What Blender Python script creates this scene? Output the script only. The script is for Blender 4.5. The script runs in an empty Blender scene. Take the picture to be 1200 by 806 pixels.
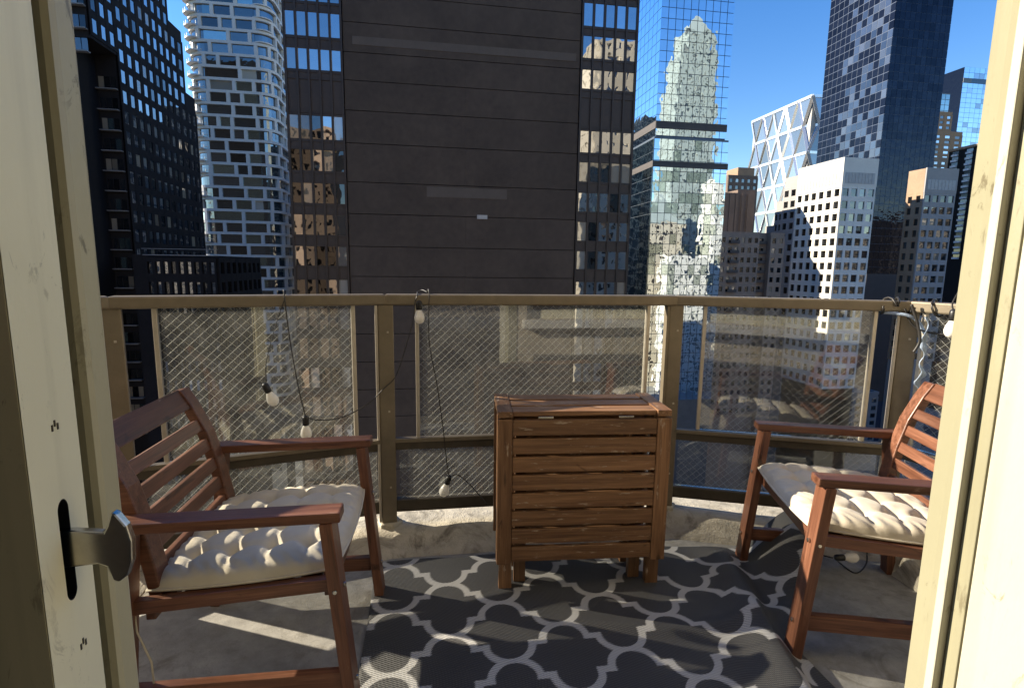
import bpy, bmesh, math, random
from mathutils import Vector, Matrix, noise
random.seed(7)
R = math.radians
# ------------------------------------------------------------------ camera, sky, sun, exposure
sc = bpy.context.scene
col = sc.collection
FPX, YAW, PITCH, ROLL, HC = 620.0, R(9.3), R(8.35), 0.0135, 1.237
_f = Vector((math.sin(YAW)*math.cos(PITCH), math.cos(YAW)*math.cos(PITCH), -math.sin(PITCH)))
_r = Vector((math.cos(YAW), -math.sin(YAW), 0)); _u = _r.cross(_f)
CX = math.cos(ROLL)*_r + math.sin(ROLL)*_u
CY = -math.sin(ROLL)*_r + math.cos(ROLL)*_u
CAM = Vector((0, 0, HC))
cd = bpy.data.cameras.new('camera'); cam = bpy.data.objects.new('camera', cd); col.objects.link(cam)
cd.sensor_width = 36; cd.lens = FPX/1200*36; cd.clip_start = 0.02; cd.clip_end = 6000
m = Matrix((CX, CY, -_f)).transposed().to_4x4(); m.translation = CAM; cam.matrix_world = m
sc.camera = cam
SUN_AZ, SUN_EL = R(65.0), R(22.6)        # azimuth from +Y towards -X
SDIR = Vector((-math.sin(SUN_AZ)*math.cos(SUN_EL), math.cos(SUN_AZ)*math.cos(SUN_EL), math.sin(SUN_EL)))
w = bpy.data.worlds.new('World'); sc.world = w; w.use_nodes = True
nt = w.node_tree; bg = nt.nodes['Background']
sky = nt.nodes.new('ShaderNodeTexSky'); sky.sky_type = 'NISHITA'; sky.sun_disc = False
sky.sun_elevation = SUN_EL; sky.sun_rotation = -SUN_AZ; sky.air_density = 1.0; sky.dust_density = 0.0; sky.ozone_density = 2.5
hs = nt.nodes.new('ShaderNodeHueSaturation'); hs.inputs['Saturation'].default_value = 1.36; hs.inputs['Hue'].default_value = .514
nt.links.new(sky.outputs[0], hs.inputs['Color']); nt.links.new(hs.outputs[0], bg.inputs[0]); bg.inputs[1].default_value = 0.118
sl = bpy.data.lights.new('sun', 'SUN'); sl.energy = 5.0; sl.angle = R(0.53); sl.color = (1, .955, .87)
so = bpy.data.objects.new('sun', sl); col.objects.link(so)
so.rotation_euler = SDIR.to_track_quat('Z', 'Y').to_euler()
sc.view_settings.view_transform = 'Standard'; sc.view_settings.look = 'None'
sc.view_settings.exposure = 1.3; sc.view_settings.gamma = 1.0
sc.view_settings.use_white_balance = True; sc.view_settings.white_balance_temperature = 7600; sc.view_settings.white_balance_tint = 10

def ray(px, py): return _f + CX*((px-600)/FPX) - CY*((py-403)/FPX)
def on_y(px, py, y): d = ray(px, py); return CAM + d*(y/d.y)
def on_x(px, py, x): d = ray(px, py); return CAM + d*(x/d.x)
def on_z(px, py, z): d = ray(px, py); return CAM + d*((z-HC)/d.z)
def hu(px, y): return on_y(px, 318, y).x
def hz(px, py, y): return on_y(px, py, y).z

# ------------------------------------------------------------------ materials
class NT:
    def __init__(s, name):
        s.m = bpy.data.materials.new(name); s.m.use_nodes = True; s.t = s.m.node_tree; s.t.nodes.clear()
        s.out = s.t.nodes.new('ShaderNodeOutputMaterial')
    def n(s, typ, _set=None, **kw):
        k = s.t.nodes.new(typ)
        if _set:
            for a, v in _set.items(): setattr(k, a, v)
        for a, v in kw.items():
            a = a.replace('_', ' ') if a.replace('_', ' ') in k.inputs else a
            s.i(k, a, v)
        return k
    def i(s, k, a, v):
        if isinstance(a, str) and a[0] == 'i' and a[1:].isdigit(): a = int(a[1:])
        sock = k.inputs[a]
        if isinstance(v, bpy.types.NodeSocket): s.t.links.new(v, sock)
        elif isinstance(v, bpy.types.Node): s.t.links.new(v.outputs[0], sock)
        else:
            if isinstance(v, tuple) and len(v) == 3 and sock.type == 'RGBA': v = (*v, 1)
            sock.default_value = v
    def math(s, op, a, b=None, c=None):
        k = s.n('ShaderNodeMath', {'operation': op}); s.i(k, 0, a)
        if b is not None: s.i(k, 1, b)
        if c is not None: s.i(k, 2, c)
        return k.outputs[0]
    def mixc(s, f, a, b, mode='MIX'):
        k = s.n('ShaderNodeMixRGB', {'blend_type': mode}); s.i(k, 0, f); s.i(k, 1, a); s.i(k, 2, b); return k.outputs[0]
    def noise(s, co, scale, detail=4, rough=.55, dist=0):
        k = s.n('ShaderNodeTexNoise'); s.i(k, 'Vector', co); k.inputs['Scale'].default_value = scale
        k.inputs['Detail'].default_value = detail; k.inputs['Roughness'].default_value = rough; k.inputs['Distortion'].default_value = dist
        return k.outputs[0]
    def ramp(s, f, stops):
        k = s.n('ShaderNodeValToRGB'); s.i(k, 0, f); e = k.color_ramp.elements
        while len(e) < len(stops): e.new(.5)
        for j, (p, c) in enumerate(stops):
            e[j].position = p; e[j].color = (*c, 1) if isinstance(c, tuple) else (c, c, c, 1)
        return k.outputs[0]
    def bump(s, h, strength=.3, dist=.01):
        k = s.n('ShaderNodeBump'); s.i(k, 'Height', h); k.inputs['Strength'].default_value = strength; k.inputs['Distance'].default_value = dist
        return k.outputs[0]
    def co(s, kind='Object'):
        if kind == 'pos': return s.n('ShaderNodeNewGeometry').outputs['Position']
        return s.n('ShaderNodeTexCoord').outputs[kind]
    def map(s, v, scale=(1, 1, 1), rot=(0, 0, 0), loc=None):
        k = s.n('ShaderNodeMapping'); s.i(k, 'Vector', v); k.inputs['Scale'].default_value = scale; k.inputs['Rotation'].default_value = rot
        if loc is not None: s.i(k, 'Location', loc)
        return k.outputs[0]
    def bsdf(s, color, rough=.5, metal=0, normal=None, spec=None):
        k = s.n('ShaderNodeBsdfPrincipled'); s.i(k, 'Base Color', color); s.i(k, 'Roughness', rough); s.i(k, 'Metallic', metal)
        if normal is not None: s.i(k, 'Normal', normal)
        if spec is not None: s.i(k, 'Specular IOR Level', spec)
        return k.outputs[0]
    def mix(s, f, a, b):
        k = s.n('ShaderNodeMixShader'); s.i(k, 0, f); s.i(k, 1, a); s.i(k, 2, b); return k.outputs[0]
    def done(s, sh): s.t.links.new(sh, s.out.inputs[0]); return s.m

M = {}
def matte(name, c, rough=.7, var=.25, scale=1.0, bump=0, spec=None, metal=0, bscale=None):
    t = NT(name); p = t.co('pos')
    n = t.noise(p, scale, 6); n2 = t.noise(p, scale*7.3, 4)
    f = t.math('MULTIPLY_ADD', n2, .4, t.math('MULTIPLY', n, .6))
    lo = tuple(x*(1-var) for x in c); hi = tuple(min(1, x*(1+var)) for x in c)
    cc = t.ramp(f, [(.3, lo), (.7, hi)])
    nm = t.bump(t.noise(p, bscale or scale*9, 5), bump, .01) if bump else None
    M[name] = t.done(t.bsdf(cc, rough, metal, nm, spec)); return M[name]

def wood(name, c1, c2, c3, rough, worn):
    t = NT(name); o = t.co('Object'); rnd = t.n('ShaderNodeObjectInfo').outputs['Random']
    off = t.math('MULTIPLY', rnd, 37.0)
    cmb = t.n('ShaderNodeCombineXYZ'); t.i(cmb, 0, off); t.i(cmb, 1, off); t.i(cmb, 2, off)
    v = t.n('ShaderNodeVectorMath', {'operation': 'ADD'}); t.i(v, 0, o); t.i(v, 1, cmb); v = v.outputs[0]
    g1 = t.noise(t.map(v, (3.0, 55, 55)), 1, 6, .6, .6)
    g2 = t.noise(t.map(v, (9, 240, 240)), 1, 4, .6)
    knot = t.noise(t.map(v, (7, 18, 18)), 1, 2, .5, 1.0)
    f = t.math('ADD', t.math('MULTIPLY', g1, .65), t.math('MULTIPLY', g2, .35))
    c = t.ramp(f, [(.32, c1), (.5, c2), (.68, c3)])
    c = t.mixc(t.ramp(knot, [(.66, 0.), (.74, .75)]), c, tuple(x*.35 for x in c1))
    hsv = t.n('ShaderNodeHueSaturation'); t.i(hsv, 'Color', c); t.i(hsv, 'Value', t.math('MULTIPLY_ADD', rnd, .5, .75)); c = hsv.outputs[0]
    wn = t.noise(t.map(v, (11, 60, 60)), 1, 6, .7)
    wf = t.ramp(wn, [(.70-.08*worn, 0.), (.76-.08*worn, .7*worn)])
    c = t.mixc(wf, c, (.42, .33, .25))
    nm = t.bump(f, .25, .003)
    M[name] = t.done(t.bsdf(c, t.ramp(g1, [(.3, rough-.08), (.7, rough+.12)]), 0, nm, .45)); return M[name]

def cityglass(name, base, refl, gl, rough=.02, wav=.03, wscale=.35, tint=(.9, .95, 1)):
    t = NT(name); p = t.co('pos'); rnd = t.n('ShaderNodeObjectInfo').outputs['Random']
    nm = t.bump(t.noise(p, wscale, 2), wav, 1.0)
    bc = t.mixc(rnd, tuple(x*.6 for x in base), tuple(x*1.5 for x in base))
    d = t.n('ShaderNodeBsdfDiffuse', Color=bc).outputs[0]
    g = t.n('ShaderNodeBsdfGlossy', Color=tint, Roughness=rough, Normal=nm).outputs[0]
    fr = t.n('ShaderNodeFresnel', IOR=1.5, Normal=nm).outputs[0]
    f = t.math('MULTIPLY_ADD', fr, 1-refl, t.math('MULTIPLY_ADD', t.math('SUBTRACT', rnd, .5), gl, refl))
    M[name] = t.done(t.mix(f, d, g)); return M[name]

wood('chair_wood', (.055, .020, .011), (.130, .050, .027), (.225, .096, .054), .38, .5)
wood('table_wood', (.085, .040, .018), (.185, .092, .043), (.29, .155, .078), .42, 1.25)
matte('bronze_alu', (.20, .165, .115), .42, .22, 3, .05, .5, .35, 60)
matte('alu_edge', (.50, .45, .37), .35, .15, 5, 0, .5, .4)
matte('rail_dark', (.085, .07, .05), .5, .3, 4, .05, .4, .3, 60)
matte('steel', (.55, .52, .46), .25, .15, 20, 0, .5, 1.0)
matte('black_plastic_and_shade', (.012, .012, .012), .4, .2, 20)
matte('cord_black', (.02, .018, .016), .5, .2, 20)
matte('ribbon', (.25, .32, .42), .4, .25, 20, .3)
matte('asphalt', (.05, .05, .052), .9, .3, .05)
matte('sidewalk', (.25, .24, .22), .9, .2, .2)
matte('roof_gravel', (.16, .155, .15), .95, .3, .3)
matte('brown_wall', (.062, .0465, .036), .75, .30, .22, .12, .3, 0, 5)
matte('brown_metal', (.035, .025, .020), .45, .25, .5, 0, .5, .2)
matte('brown_spandrel', (.045, .033, .027), .5, .3, .6, 0, .5, .2)
matte('patch_grey', (.088, .070, .056), .8, .15, .8)
matte('dark_stone', (.016, .015, .016), .85, .25, .3, 0, .15)
matte('dark_ledge', (.16, .16, .16), .6, .2, .5)
matte('white_frame', (.52, .52, .51), .5, .06, .3)
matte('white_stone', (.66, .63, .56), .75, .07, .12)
matte('white_stone_panel', (.60, .575, .515), .75, .08, .2)
matte('louver', (.36, .355, .34), .6, .2, .8)
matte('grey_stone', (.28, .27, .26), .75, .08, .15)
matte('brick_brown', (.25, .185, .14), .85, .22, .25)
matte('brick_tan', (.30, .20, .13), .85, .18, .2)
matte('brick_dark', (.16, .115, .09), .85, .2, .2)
matte('stone_beige', (.46, .40, .31), .8, .12, .12)
matte('stone_pale', (.62, .59, .53), .8, .1, .1)
matte('copper_green', (.30, .34, .32), .6, .12, .1)
matte('band_dark', (.05, .04, .036), .6, .2, .4)
matte('mullion', (.09, .11, .13), .4, .2, .5, 0, .5, .5)
matte('mullion_mid', (.19, .20, .19), .5, .2, .5)
matte('mullion_blue', (.03, .05, .09), .4, .2, .5, 0, .5, .4)
matte('steel_strut', (.78, .78, .77), .25, .06, .3, 0, .5, .75)
matte('balcony_white', (.62, .64, .66), .6, .1, .5)
matte('blind', (.42, .36, .28), .7, .25, .8)
matte('grille_dark', (.05, .047, .043), .6, .2, 8)
cityglass('glass_dark', (.012, .012, .012), .13, .08)
cityglass('glass_black', (.006, .006, .006), .06, .05)
cityglass('glass_sky', (.02, .025, .03), .50, .25, wav=.02)
cityglass('glass_blue', (.01, .02, .03), .80, .06, .01, .038, .20, (.80, .92, 1.0))
cityglass('glass_teal', (.03, .05, .05), .45, .2, .02, .05, .25, (.75, .92, .92))
cityglass('glass_navy', (.006, .007, .010), .16, .06, .02, .12, .28, (.13, .145, .185))
cityglass('glass_dimblind', (.026, .026, .026), .12, .06)
cityglass('glass_dimpale', (.050, .050, .047), .12, .06)
cityglass('glass_blind', (.22, .19, .14), .18, .15)
cityglass('glass_pale', (.30, .30, .27), .22, .1)
cityglass('glass_curved', (.016, .026, .030), .20, .14, wav=.04)
cityglass('glass_facet', (.11, .135, .155), .2, .15, .03, .02)

# painted door metal with scuffs
def paint(name, c, dirt, scuff):
    t = NT(name); p = t.co('pos')
    n = t.noise(p, 5, 6); c1 = t.ramp(n, [(.3, tuple(x*.9 for x in c)), (.7, c)])
    sc_ = t.noise(t.map(p, (40, 40, 16)), 1, 7, .72, 1.2)
    loc = t.ramp(t.noise(p, 6.5, 2), [(.50, 0.), (.62, 1.)])
    f = t.math('MULTIPLY', t.ramp(sc_, [(.57, 0.), (.63, 1.)]), loc)
    c2 = t.mixc(t.math('MULTIPLY', f, scuff), c1, dirt)
    str_ = t.noise(t.map(p, (30, 30, 1.2)), 1, 4)
    c3 = t.mixc(t.math('MULTIPLY', t.ramp(str_, [(.52, 0.), (.75, 1.)]), .25), c2, dirt)
    nm = t.bump(t.noise(t.map(p, (1, 1, .45)), 95, 3), .10, .004)
    M[name] = t.done(t.bsdf(c3, .33, 0, nm, .5))
paint('cream_paint_lightened', (.80, .75, .56), (.20, .17, .11), .8)  # door cream, lightened in colour because the leaf stands in shade
paint('cream_paint_sunlit', (.46, .44, .355), (.20, .17, .11), .8)  # same cream as the door leaf, darkened to offset direct sun
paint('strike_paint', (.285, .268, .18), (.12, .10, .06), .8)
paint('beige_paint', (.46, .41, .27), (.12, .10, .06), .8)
paint('weather_seal', (.045, .038, .026), (.02, .018, .012), .5)

# concrete
def concrete(name, c, var, stain, bs):
    t = NT(name); p = t.co('pos')
    n = t.noise(p, 1.7, 8, .6, .5); n2 = t.noise(p, 14, 6, .65); n3 = t.noise(p, 160, 3)
    cc = t.ramp(t.math('MULTIPLY_ADD', n2, .45, t.math('MULTIPLY', n, .55)), [(.35, tuple(x*(1-var) for x in c)), (.65, tuple(x*(1+var) for x in c))])
    st = t.ramp(t.noise(p, 5.2, 8, .7, 1.5), [(.52, 0.), (.68, stain)])
    cc = t.mixc(st, cc, (.10, .085, .06))
    sp = t.ramp(n3, [(.66, 0.), (.72, .55)]); cc = t.mixc(sp, cc, (.09, .075, .05))
    h = t.math('MULTIPLY_ADD', n3, .35, n2)
    M[name] = t.done(t.bsdf(cc, .85, 0, t.bump(h, .5, bs), .3))
concrete('floor_concrete', (.29, .28, .255), .36, .5, .008)
concrete('curb_concrete', (.46, .42, .34), .32, .75, .022)

# facade brick for the home building
t = NT('home_brick'); o = t.co('pos')
mp = t.map(o, (1, 1, 1), (R(90), 0, 0))
b = t.n('ShaderNodeTexBrick', Vector=mp); b.inputs['Scale'].default_value = 1.0
b.inputs['Brick Width'].default_value = .2; b.inputs['Row Height'].default_value = .067; b.inputs['Mortar Size'].default_value = .005
b.inputs['Color1'].default_value = (.50, .43, .33, 1); b.inputs['Color2'].default_value = (.42, .36, .27, 1); b.inputs['Mortar'].default_value = (.3, .27, .22, 1)
M['home_brick'] = t.done(t.bsdf(b.outputs[0], .85, 0, t.bump(b.outputs[1], -.5, .01)))

# wired guard glass: real light passes, some dirt, some mirror
t = NT('guard_glass'); p = t.co('pos')
dirt = t.ramp(t.noise(p, 9, 8, .7, .8), [(.38, .025), (.70, .085)])
spk = t.ramp(t.noise(p, 230, 2), [(.70, 0.), (.76, .2)])
dirt = t.math('ADD', dirt, spk)
tr = t.n('ShaderNodeBsdfTransparent', Color=(.955, .965, .955)).outputs[0]
df = t.mix(.5, t.n('ShaderNodeBsdfDiffuse', Color=(.62, .60, .54)).outputs[0], t.n('ShaderNodeBsdfTranslucent', Color=(.62, .60, .54)).outputs[0])
gl = t.n('ShaderNodeBsdfGlossy', Color=(.95, .97, .95), Roughness=.012, Normal=t.bump(t.noise(p, 7, 2), .02, .01)).outputs[0]
a = t.mix(dirt, tr, df)
lw = t.n('ShaderNodeFresnel', IOR=1.45).outputs[0]
M['guard_glass'] = t.done(t.mix(t.math('MULTIPLY_ADD', lw, .5, .05), a, gl))
t = NT('room_glass'); lw = t.n('ShaderNodeFresnel', IOR=1.5).outputs[0]
M['room_glass'] = t.done(t.mix(t.math('MULTIPLY_ADD', lw, .9, .08), t.n('ShaderNodeBsdfDiffuse', Color=(.02, .022, .02)).outputs[0], t.n('ShaderNodeBsdfGlossy', Roughness=.02).outputs[0]))
matte('wire', (.55, .55, .51), .55, .1, 30, 0, .4, .2)
t = NT('bulb_glass')
M['bulb_glass'] = t.done(t.mix(.2, t.bsdf((.92, .90, .85), .12), t.n('ShaderNodeBsdfTranslucent', Color=(.9, .88, .8)).outputs[0]))

# cushion fabric
t = NT('cushion_fabric'); o = t.co('Object')
n = t.noise(o, 7, 6); wv = t.noise(o, 520, 2); c = t.ramp(n, [(.3, (.50, .44, .34)), (.7, (.60, .54, .43))])
h = t.math('MULTIPLY_ADD', wv, .25, t.noise(t.map(o, (1, 1, 1)), 34, 4))
bs = t.n('ShaderNodeBsdfPrincipled'); t.i(bs, 'Base Color', c); t.i(bs, 'Roughness', .9); t.i(bs, 'Normal', t.bump(h, .22, .005)); t.i(bs, 'Sheen Weight', .15); t.i(bs, 'Specular IOR Level', .15)
M['cushion_fabric'] = t.done(bs.outputs[0])

# rug: quatrefoil trellis woven in pale thread on charcoal
RP, RQ, RX, RLW = .38, .294, .076, .0125
t = NT('rug_weave'); uv = t.n('ShaderNodeUVMap', {'uv_map': 'UVMap'}).outputs[0]
sp = t.n('ShaderNodeSeparateXYZ'); t.i(sp, 0, uv); U, V = sp.outputs[0], sp.outputs[1]
row = t.math('FRACT', t.math('MULTIPLY', t.math('ADD', t.math('MULTIPLY', U, .55), V), 125.0))
jit = t.math('MULTIPLY', t.math('SUBTRACT', row, .5), .0075)
wob = t.math('MULTIPLY', t.math('SUBTRACT', t.noise(uv, 24, 3), .5), .008)
U2 = t.math('ADD', t.math('ADD', U, jit), wob); V2 = t.math('ADD', V, t.math('MULTIPLY', jit, .5))
def fold(x, off, per):
    f = t.math('FRACT', t.math('DIVIDE', t.math('SUBTRACT', x, off), per))          # 0..1
    return t.math('MULTIPLY', t.math('SUBTRACT', .5, t.math('ABSOLUTE', t.math('SUBTRACT', f, .5))), per)
a = fold(U2, .069, RP); bq = fold(V2, 1.776, RQ)
low = t.math('LESS_THAN', bq, RQ/4)
def sel(c, x, y): return t.math('ADD', t.math('MULTIPLY', c, x), t.math('MULTIPLY', t.math('SUBTRACT', 1.0, c), y))
aa = sel(low, t.math('SUBTRACT', RP/2, a), a); bb = sel(low, t.math('SUBTRACT', RQ/2, bq), bq)
db = t.math('SUBTRACT', bb, RQ/4)
rr = t.math('SQRT', t.math('ADD', t.math('MULTIPLY', aa, aa), t.math('MULTIPLY', db, db)))
d1 = t.math('ABSOLUTE', t.math('SUBTRACT', rr, RX))
seg = t.math('MAXIMUM', t.math('SUBTRACT', RX, aa), t.math('SUBTRACT', aa, RP/2-RX))
d2 = t.math('MAXIMUM', db, seg)
dd = t.math('MINIMUM', d1, d2)
line = t.math('LESS_THAN', dd, RLW)
rib = t.math('SINE', t.math('MULTIPLY', t.math('ADD', t.math('MULTIPLY', U, .55), V), 2*math.pi*125))
warp = t.math('SINE', t.math('MULTIPLY', U, 2*math.pi*260))
cd_ = t.mixc(t.noise(uv, 3.5, 6), (.026, .027, .030), (.050, .050, .053))
cl_ = t.mixc(t.noise(uv, 6, 5), (.50, .49, .47), (.64, .63, .60))
c = t.mixc(line, cd_, cl_)
c = t.mixc(t.ramp(t.math('MULTIPLY_ADD', rib, .5, .5), [(.25, 0.), (.95, .42)]), c, (.16, .15, .135))
h = t.math('MULTIPLY_ADD', warp, .3, rib)
M['rug_weave'] = t.done(t.bsdf(c, .55, 0, t.bump(h, .55, .003), .45))

# ------------------------------------------------------------------ mesh helpers
class MB:
    def __init__(s): s.v = []; s.f = []
    def add(s, vs, fs):
        o = len(s.v); s.v += [tuple(x) for x in vs]; s.f += [tuple(i+o for i in f) for f in fs]; return s
    def box(s, x0, x1, y0, y1, z0, z1, mat=None):
        vs = [Vector((x, y, z)) for z in (z0, z1) for y in (y0, y1) for x in (x0, x1)]
        if mat is not None: vs = [mat @ v for v in vs]
        return s.add(vs, [(0, 2, 3, 1), (4, 5, 7, 6), (0, 1, 5, 4), (2, 6, 7, 3), (0, 4, 6, 2), (1, 3, 7, 5)])
    def prism(s, poly, z0, z1, mat=None):
        n = len(poly); vs = [Vector((x, y, z0)) for x, y in poly] + [Vector((x, y, z1)) for x, y in poly]
        if mat is not None: vs = [mat @ v for v in vs]
        return s.add(vs, [tuple(range(n-1, -1, -1)), tuple(range(n, 2*n))] + [(i, (i+1) % n, n+(i+1) % n, n+i) for i in range(n)])
    def tube(s, pts, r, n=6, closed=False):
        pts = [Vector(p) for p in pts]; rings = []; k = len(pts)
        for i, p in enumerate(pts):
            if closed: tn = (pts[(i+1) % k]-pts[i-1])
            else: tn = (pts[min(i+1, k-1)]-pts[max(i-1, 0)])
            tn.normalize(); up = Vector((0, 0, 1)) if abs(tn.z) < .9 else Vector((1, 0, 0))
            a = tn.cross(up).normalized(); b = a.cross(tn)
            rad = r[i] if isinstance(r, (list, tuple)) else r
            rings.append([p+a*(rad*math.cos(2*math.pi*j/n))+b*(rad*math.sin(2*math.pi*j/n)) for j in range(n)])
        o = len(s.v)
        for q in rings: s.v += [tuple(x) for x in q]
        for i in range(k if closed else k-1):
            i2 = (i+1) % k
            for j in range(n): s.f.append((o+i*n+j, o+i*n+(j+1) % n, o+i2*n+(j+1) % n, o+i2*n+j))
        if not closed: s.f.append(tuple(o+j for j in range(n-1, -1, -1))); s.f.append(tuple(o+(k-1)*n+j for j in range(n)))
        return s
    def lathe(s, prof, n=14, mat=None):
        o = len(s.v)
        for r, z in prof:
            for j in range(n):
                v = Vector((r*math.cos(2*math.pi*j/n), r*math.sin(2*math.pi*j/n), z)); s.v.append(tuple(mat @ v if mat is not None else v))
        for i in range(len(prof)-1):
            for j in range(n): s.f.append((o+i*n+j, o+i*n+(j+1) % n, o+(i+1)*n+(j+1) % n, o+(i+1)*n+j))
        s.f.append(tuple(o+j for j in range(n-1, -1, -1))); s.f.append(tuple(o+(len(prof)-1)*n+j for j in range(n)))
        return s
    def mesh(s, name, mat, smooth=False):
        me = bpy.data.meshes.new(name); me.from_pydata(s.v, [], s.f); me.update()
        if mat: me.materials.append(M[mat])
        if smooth: me.polygons.foreach_set('use_smooth', [True]*len(me.polygons))
        return me
    def build(s, name, mat, parent=None, smooth=False, bevel=0, kind=None):
        o = bpy.data.objects.new(name, s.mesh(name, mat, smooth)); col.objects.link(o)
        if parent is not None: o.parent = parent
        if bevel:
            b = o.modifiers.new('bevel', 'BEVEL'); b.width = bevel; b.segments = 2; b.limit_method = 'ANGLE'; b.angle_limit = R(40)
        if kind: o['kind'] = kind
        return o
def thing(name, label, cat, loc=(0, 0, 0), rz=0, group=None):
    o = bpy.data.objects.new(name, None); col.objects.link(o); o.location = loc; o.rotation_euler = (0, 0, rz)
    o.empty_display_size = .1
    o['label'] = label; o['category'] = cat
    if group: o['group'] = group
    return o
def tag(o, label, cat, group=None):
    o['label'] = label; o['category'] = cat
    if group: o['group'] = group
    return o
def inst(name, me, parent, mat):
    o = bpy.data.objects.new(name, me); col.objects.link(o); o.parent = parent; o.matrix_local = mat; return o
_bars = {}
def bar(name, p0, p1, wid, thk, mat, parent, side=(0, 1, 0), bevel=.003):
    """board from p0 to p1; grain along its own X; wid along side, thk across"""
    p0, p1 = Vector(p0), Vector(p1); x = p1-p0; L = x.length; x.normalize()
    y = Vector(side); y = (y-x*y.dot(x)).normalized(); z = x.cross(y)
    key = (round(L, 4), wid, thk, mat, bevel)
    if key not in _bars:
        mb = MB().box(-L/2, L/2, -wid/2, wid/2, -thk/2, thk/2); me = mb.mesh(name, mat)
        bm = bmesh.new(); bm.from_mesh(me)
        bmesh.ops.bevel(bm, geom=list(bm.edges), offset=min(bevel, thk*.3), segments=2, affect='EDGES', profile=.6); bm.to_mesh(me); bm.free()
        _bars[key] = me
    mt = Matrix((x, y, z)).transposed().to_4x4(); mt.translation = (p0+p1)/2
    return inst(name, _bars[key], parent, mt)

# ================================================================== SETTING
GZ = -80.0
g = MB().box(-2500, 2500, -2500, 3500, GZ-2, GZ).build('ground', 'sidewalk'); g['kind'] = 'structure'
rd = MB()
for x0, x1, y0, y1 in ((-400, 900, 22, 44), (-400, 900, 205, 212), (28, 52, -300, 900), (110, 124, -300, 900), (240, 262, -300, 900)):
    rd.box(x0, x1, y0, y1, GZ+.004*(1+(y1-y0 > 100)), GZ+.02+.004*(1+(y1-y0 > 100)))
rd.build('road', 'asphalt')['kind'] = 'structure'

# ------------------------------------------------------------------ facade builder
_pane = {}
def pane_mesh(mat):
    if mat not in _pane: _pane[mat] = MB().box(-.5, .5, -.5, .5, -.5, .5).mesh('window', mat)
    return _pane[mat]
def pane(root, c, du, n, w_, h_, mat, name='window'):
    mt = Matrix((Vector(du)*w_, Vector((0, 0, 1))*h_, Vector(n)*.06)).transposed().to_4x4(); mt.translation = c
    return inst(name, pane_mesh(mat), root, mt)
def facade(root, wall, org, du, n, W, z0, z1, ncol, nrow, wf, hf, pick, depth=.35, zoff=.5, stuff=None, side=None, zvis=-1e9):
    """piers and spandrels go to the wall mesh, every window is a pane object; stuff = MB for panes too many/too small"""
    du, n, org = Vector(du), Vector(n), Vector(org); cw, rh = W/ncol, (z1-z0)/nrow
    mt = Matrix((du, Vector((0, 0, 1)), n)).transposed().to_4x4()
    def bx(a0, a1, b0, b1, d0, d1):
        mm = mt.copy(); mm.translation = org; wall.box(a0, a1, b0, b1, d0, d1, mm)
    for i in range(ncol+1):
        a0 = max(0, i*cw-cw*(1-wf)/2); a1 = min(W, i*cw+cw*(1-wf)/2); bx(a0, a1, z0-org.z, z1-org.z, -.2, depth)
    for j in range(nrow+1):
        b0 = max(0, j*rh-rh*(1-hf)*zoff); b1 = min(z1-z0, j*rh+rh*(1-hf)*(1-zoff))
        bx(.01, W-.01, b0+z0-org.z, b1+z0-org.z, -.2, depth-.03)
    for j in range(nrow):
        for i in range(ncol):
            zc = z0+j*rh+rh*(1-hf)*(1-zoff)+rh*hf/2
            c = org+du*((i+.5)*cw)+n*.02; c.z = zc
            mat = pick(i, j)
            if mat is None: continue
            if stuff is not None and (zc < zvis):
                mm = mt.copy(); mm.translation = c; stuff.box(-cw*wf/2-.01, cw*wf/2+.01, -rh*hf/2-.01, rh*hf/2+.01, -.03, .03, mm)
            else: pane(root, c, du, n, cw*wf+.02, rh*hf+.02, mat)
def core(x0, x1, y0, y1, z0, z1): return MB().box(x0, x1, y0, y1, z0, z1)
PU, NU, PV, NV = (1, 0, 0), (-1, 0, 0), (0, 1, 0), (0, -1, 0)
def choose(*opts):
    ms = [o[0] for o in opts]; ws = [o[1] for o in opts]
    return lambda i, j: random.choices(ms, ws)[0]

# ------------------------------------------------------------------ brown tower across the street
YB = 60.0; bl, br = hu(343.5, YB), hu(736, YB); pl, pr = hu(410.5, YB), hu(672, YB)
T = thing('brown_tower', 'dark brown office tower with a broad blank panelled wall between two window strips', 'building', ((bl+br)/2, YB, GZ))
def loc(o, root): o.location = o.location - root.location; return o
core(bl+.3-T.location.x, br-.3-T.location.x, .5, 34, 0, 120).build('wall', 'brown_metal', T)
ys = [4, 37, 71, 103, 137, 174, 218, 254, 291, 325]           # joint heights read in the photo
zj = [hz(541, y, YB) for y in ys]; pitch = (zj[0]-zj[-1])/9
zs = [zj[-1]-pitch*k for k in range(12, 0, -1)] + zj[::-1] + [zj[0]+pitch*k for k in range(1, 4)]
pw = pr-pl
for a, b_ in zip(zs[:-1], zs[1:]):
    for s0, s1, dy in ((pl, pl+pw*.5, 0), (pl+pw*.5, pr, .012)):
        x0, x1 = s0-T.location.x+.004, s1-T.location.x-.004
        MB().box(x0, x1, -.05+dy+random.uniform(-.008, .008), .7, a-GZ+.035, b_-GZ-.035).build('panel', 'brown_wall', T)
q0, q1 = on_y(413, 57, YB), on_y(675, 71, YB)
MB().box(q0.x-T.location.x, q1.x-T.location.x, -.09, .2, q1.z-GZ-.15, q1.z-GZ+.65).build('repair_strip', 'patch_grey', T)
q0, q1 = on_y(500, 219, YB), on_y(594, 234, YB)
MB().box(q0.x-T.location.x, q1.x-T.location.x, -.08, .2, q1.z-GZ, q0.z-GZ).build('repair_patch', 'patch_grey', T)
q0, q1 = on_y(559, 252, YB), on_y(571, 257, YB)
MB().box(q0.x-T.location.x, q1.x-T.location.x, -.12, .2, q1.z-GZ, q0.z-GZ).build('vent', 'louver', T)
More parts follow.
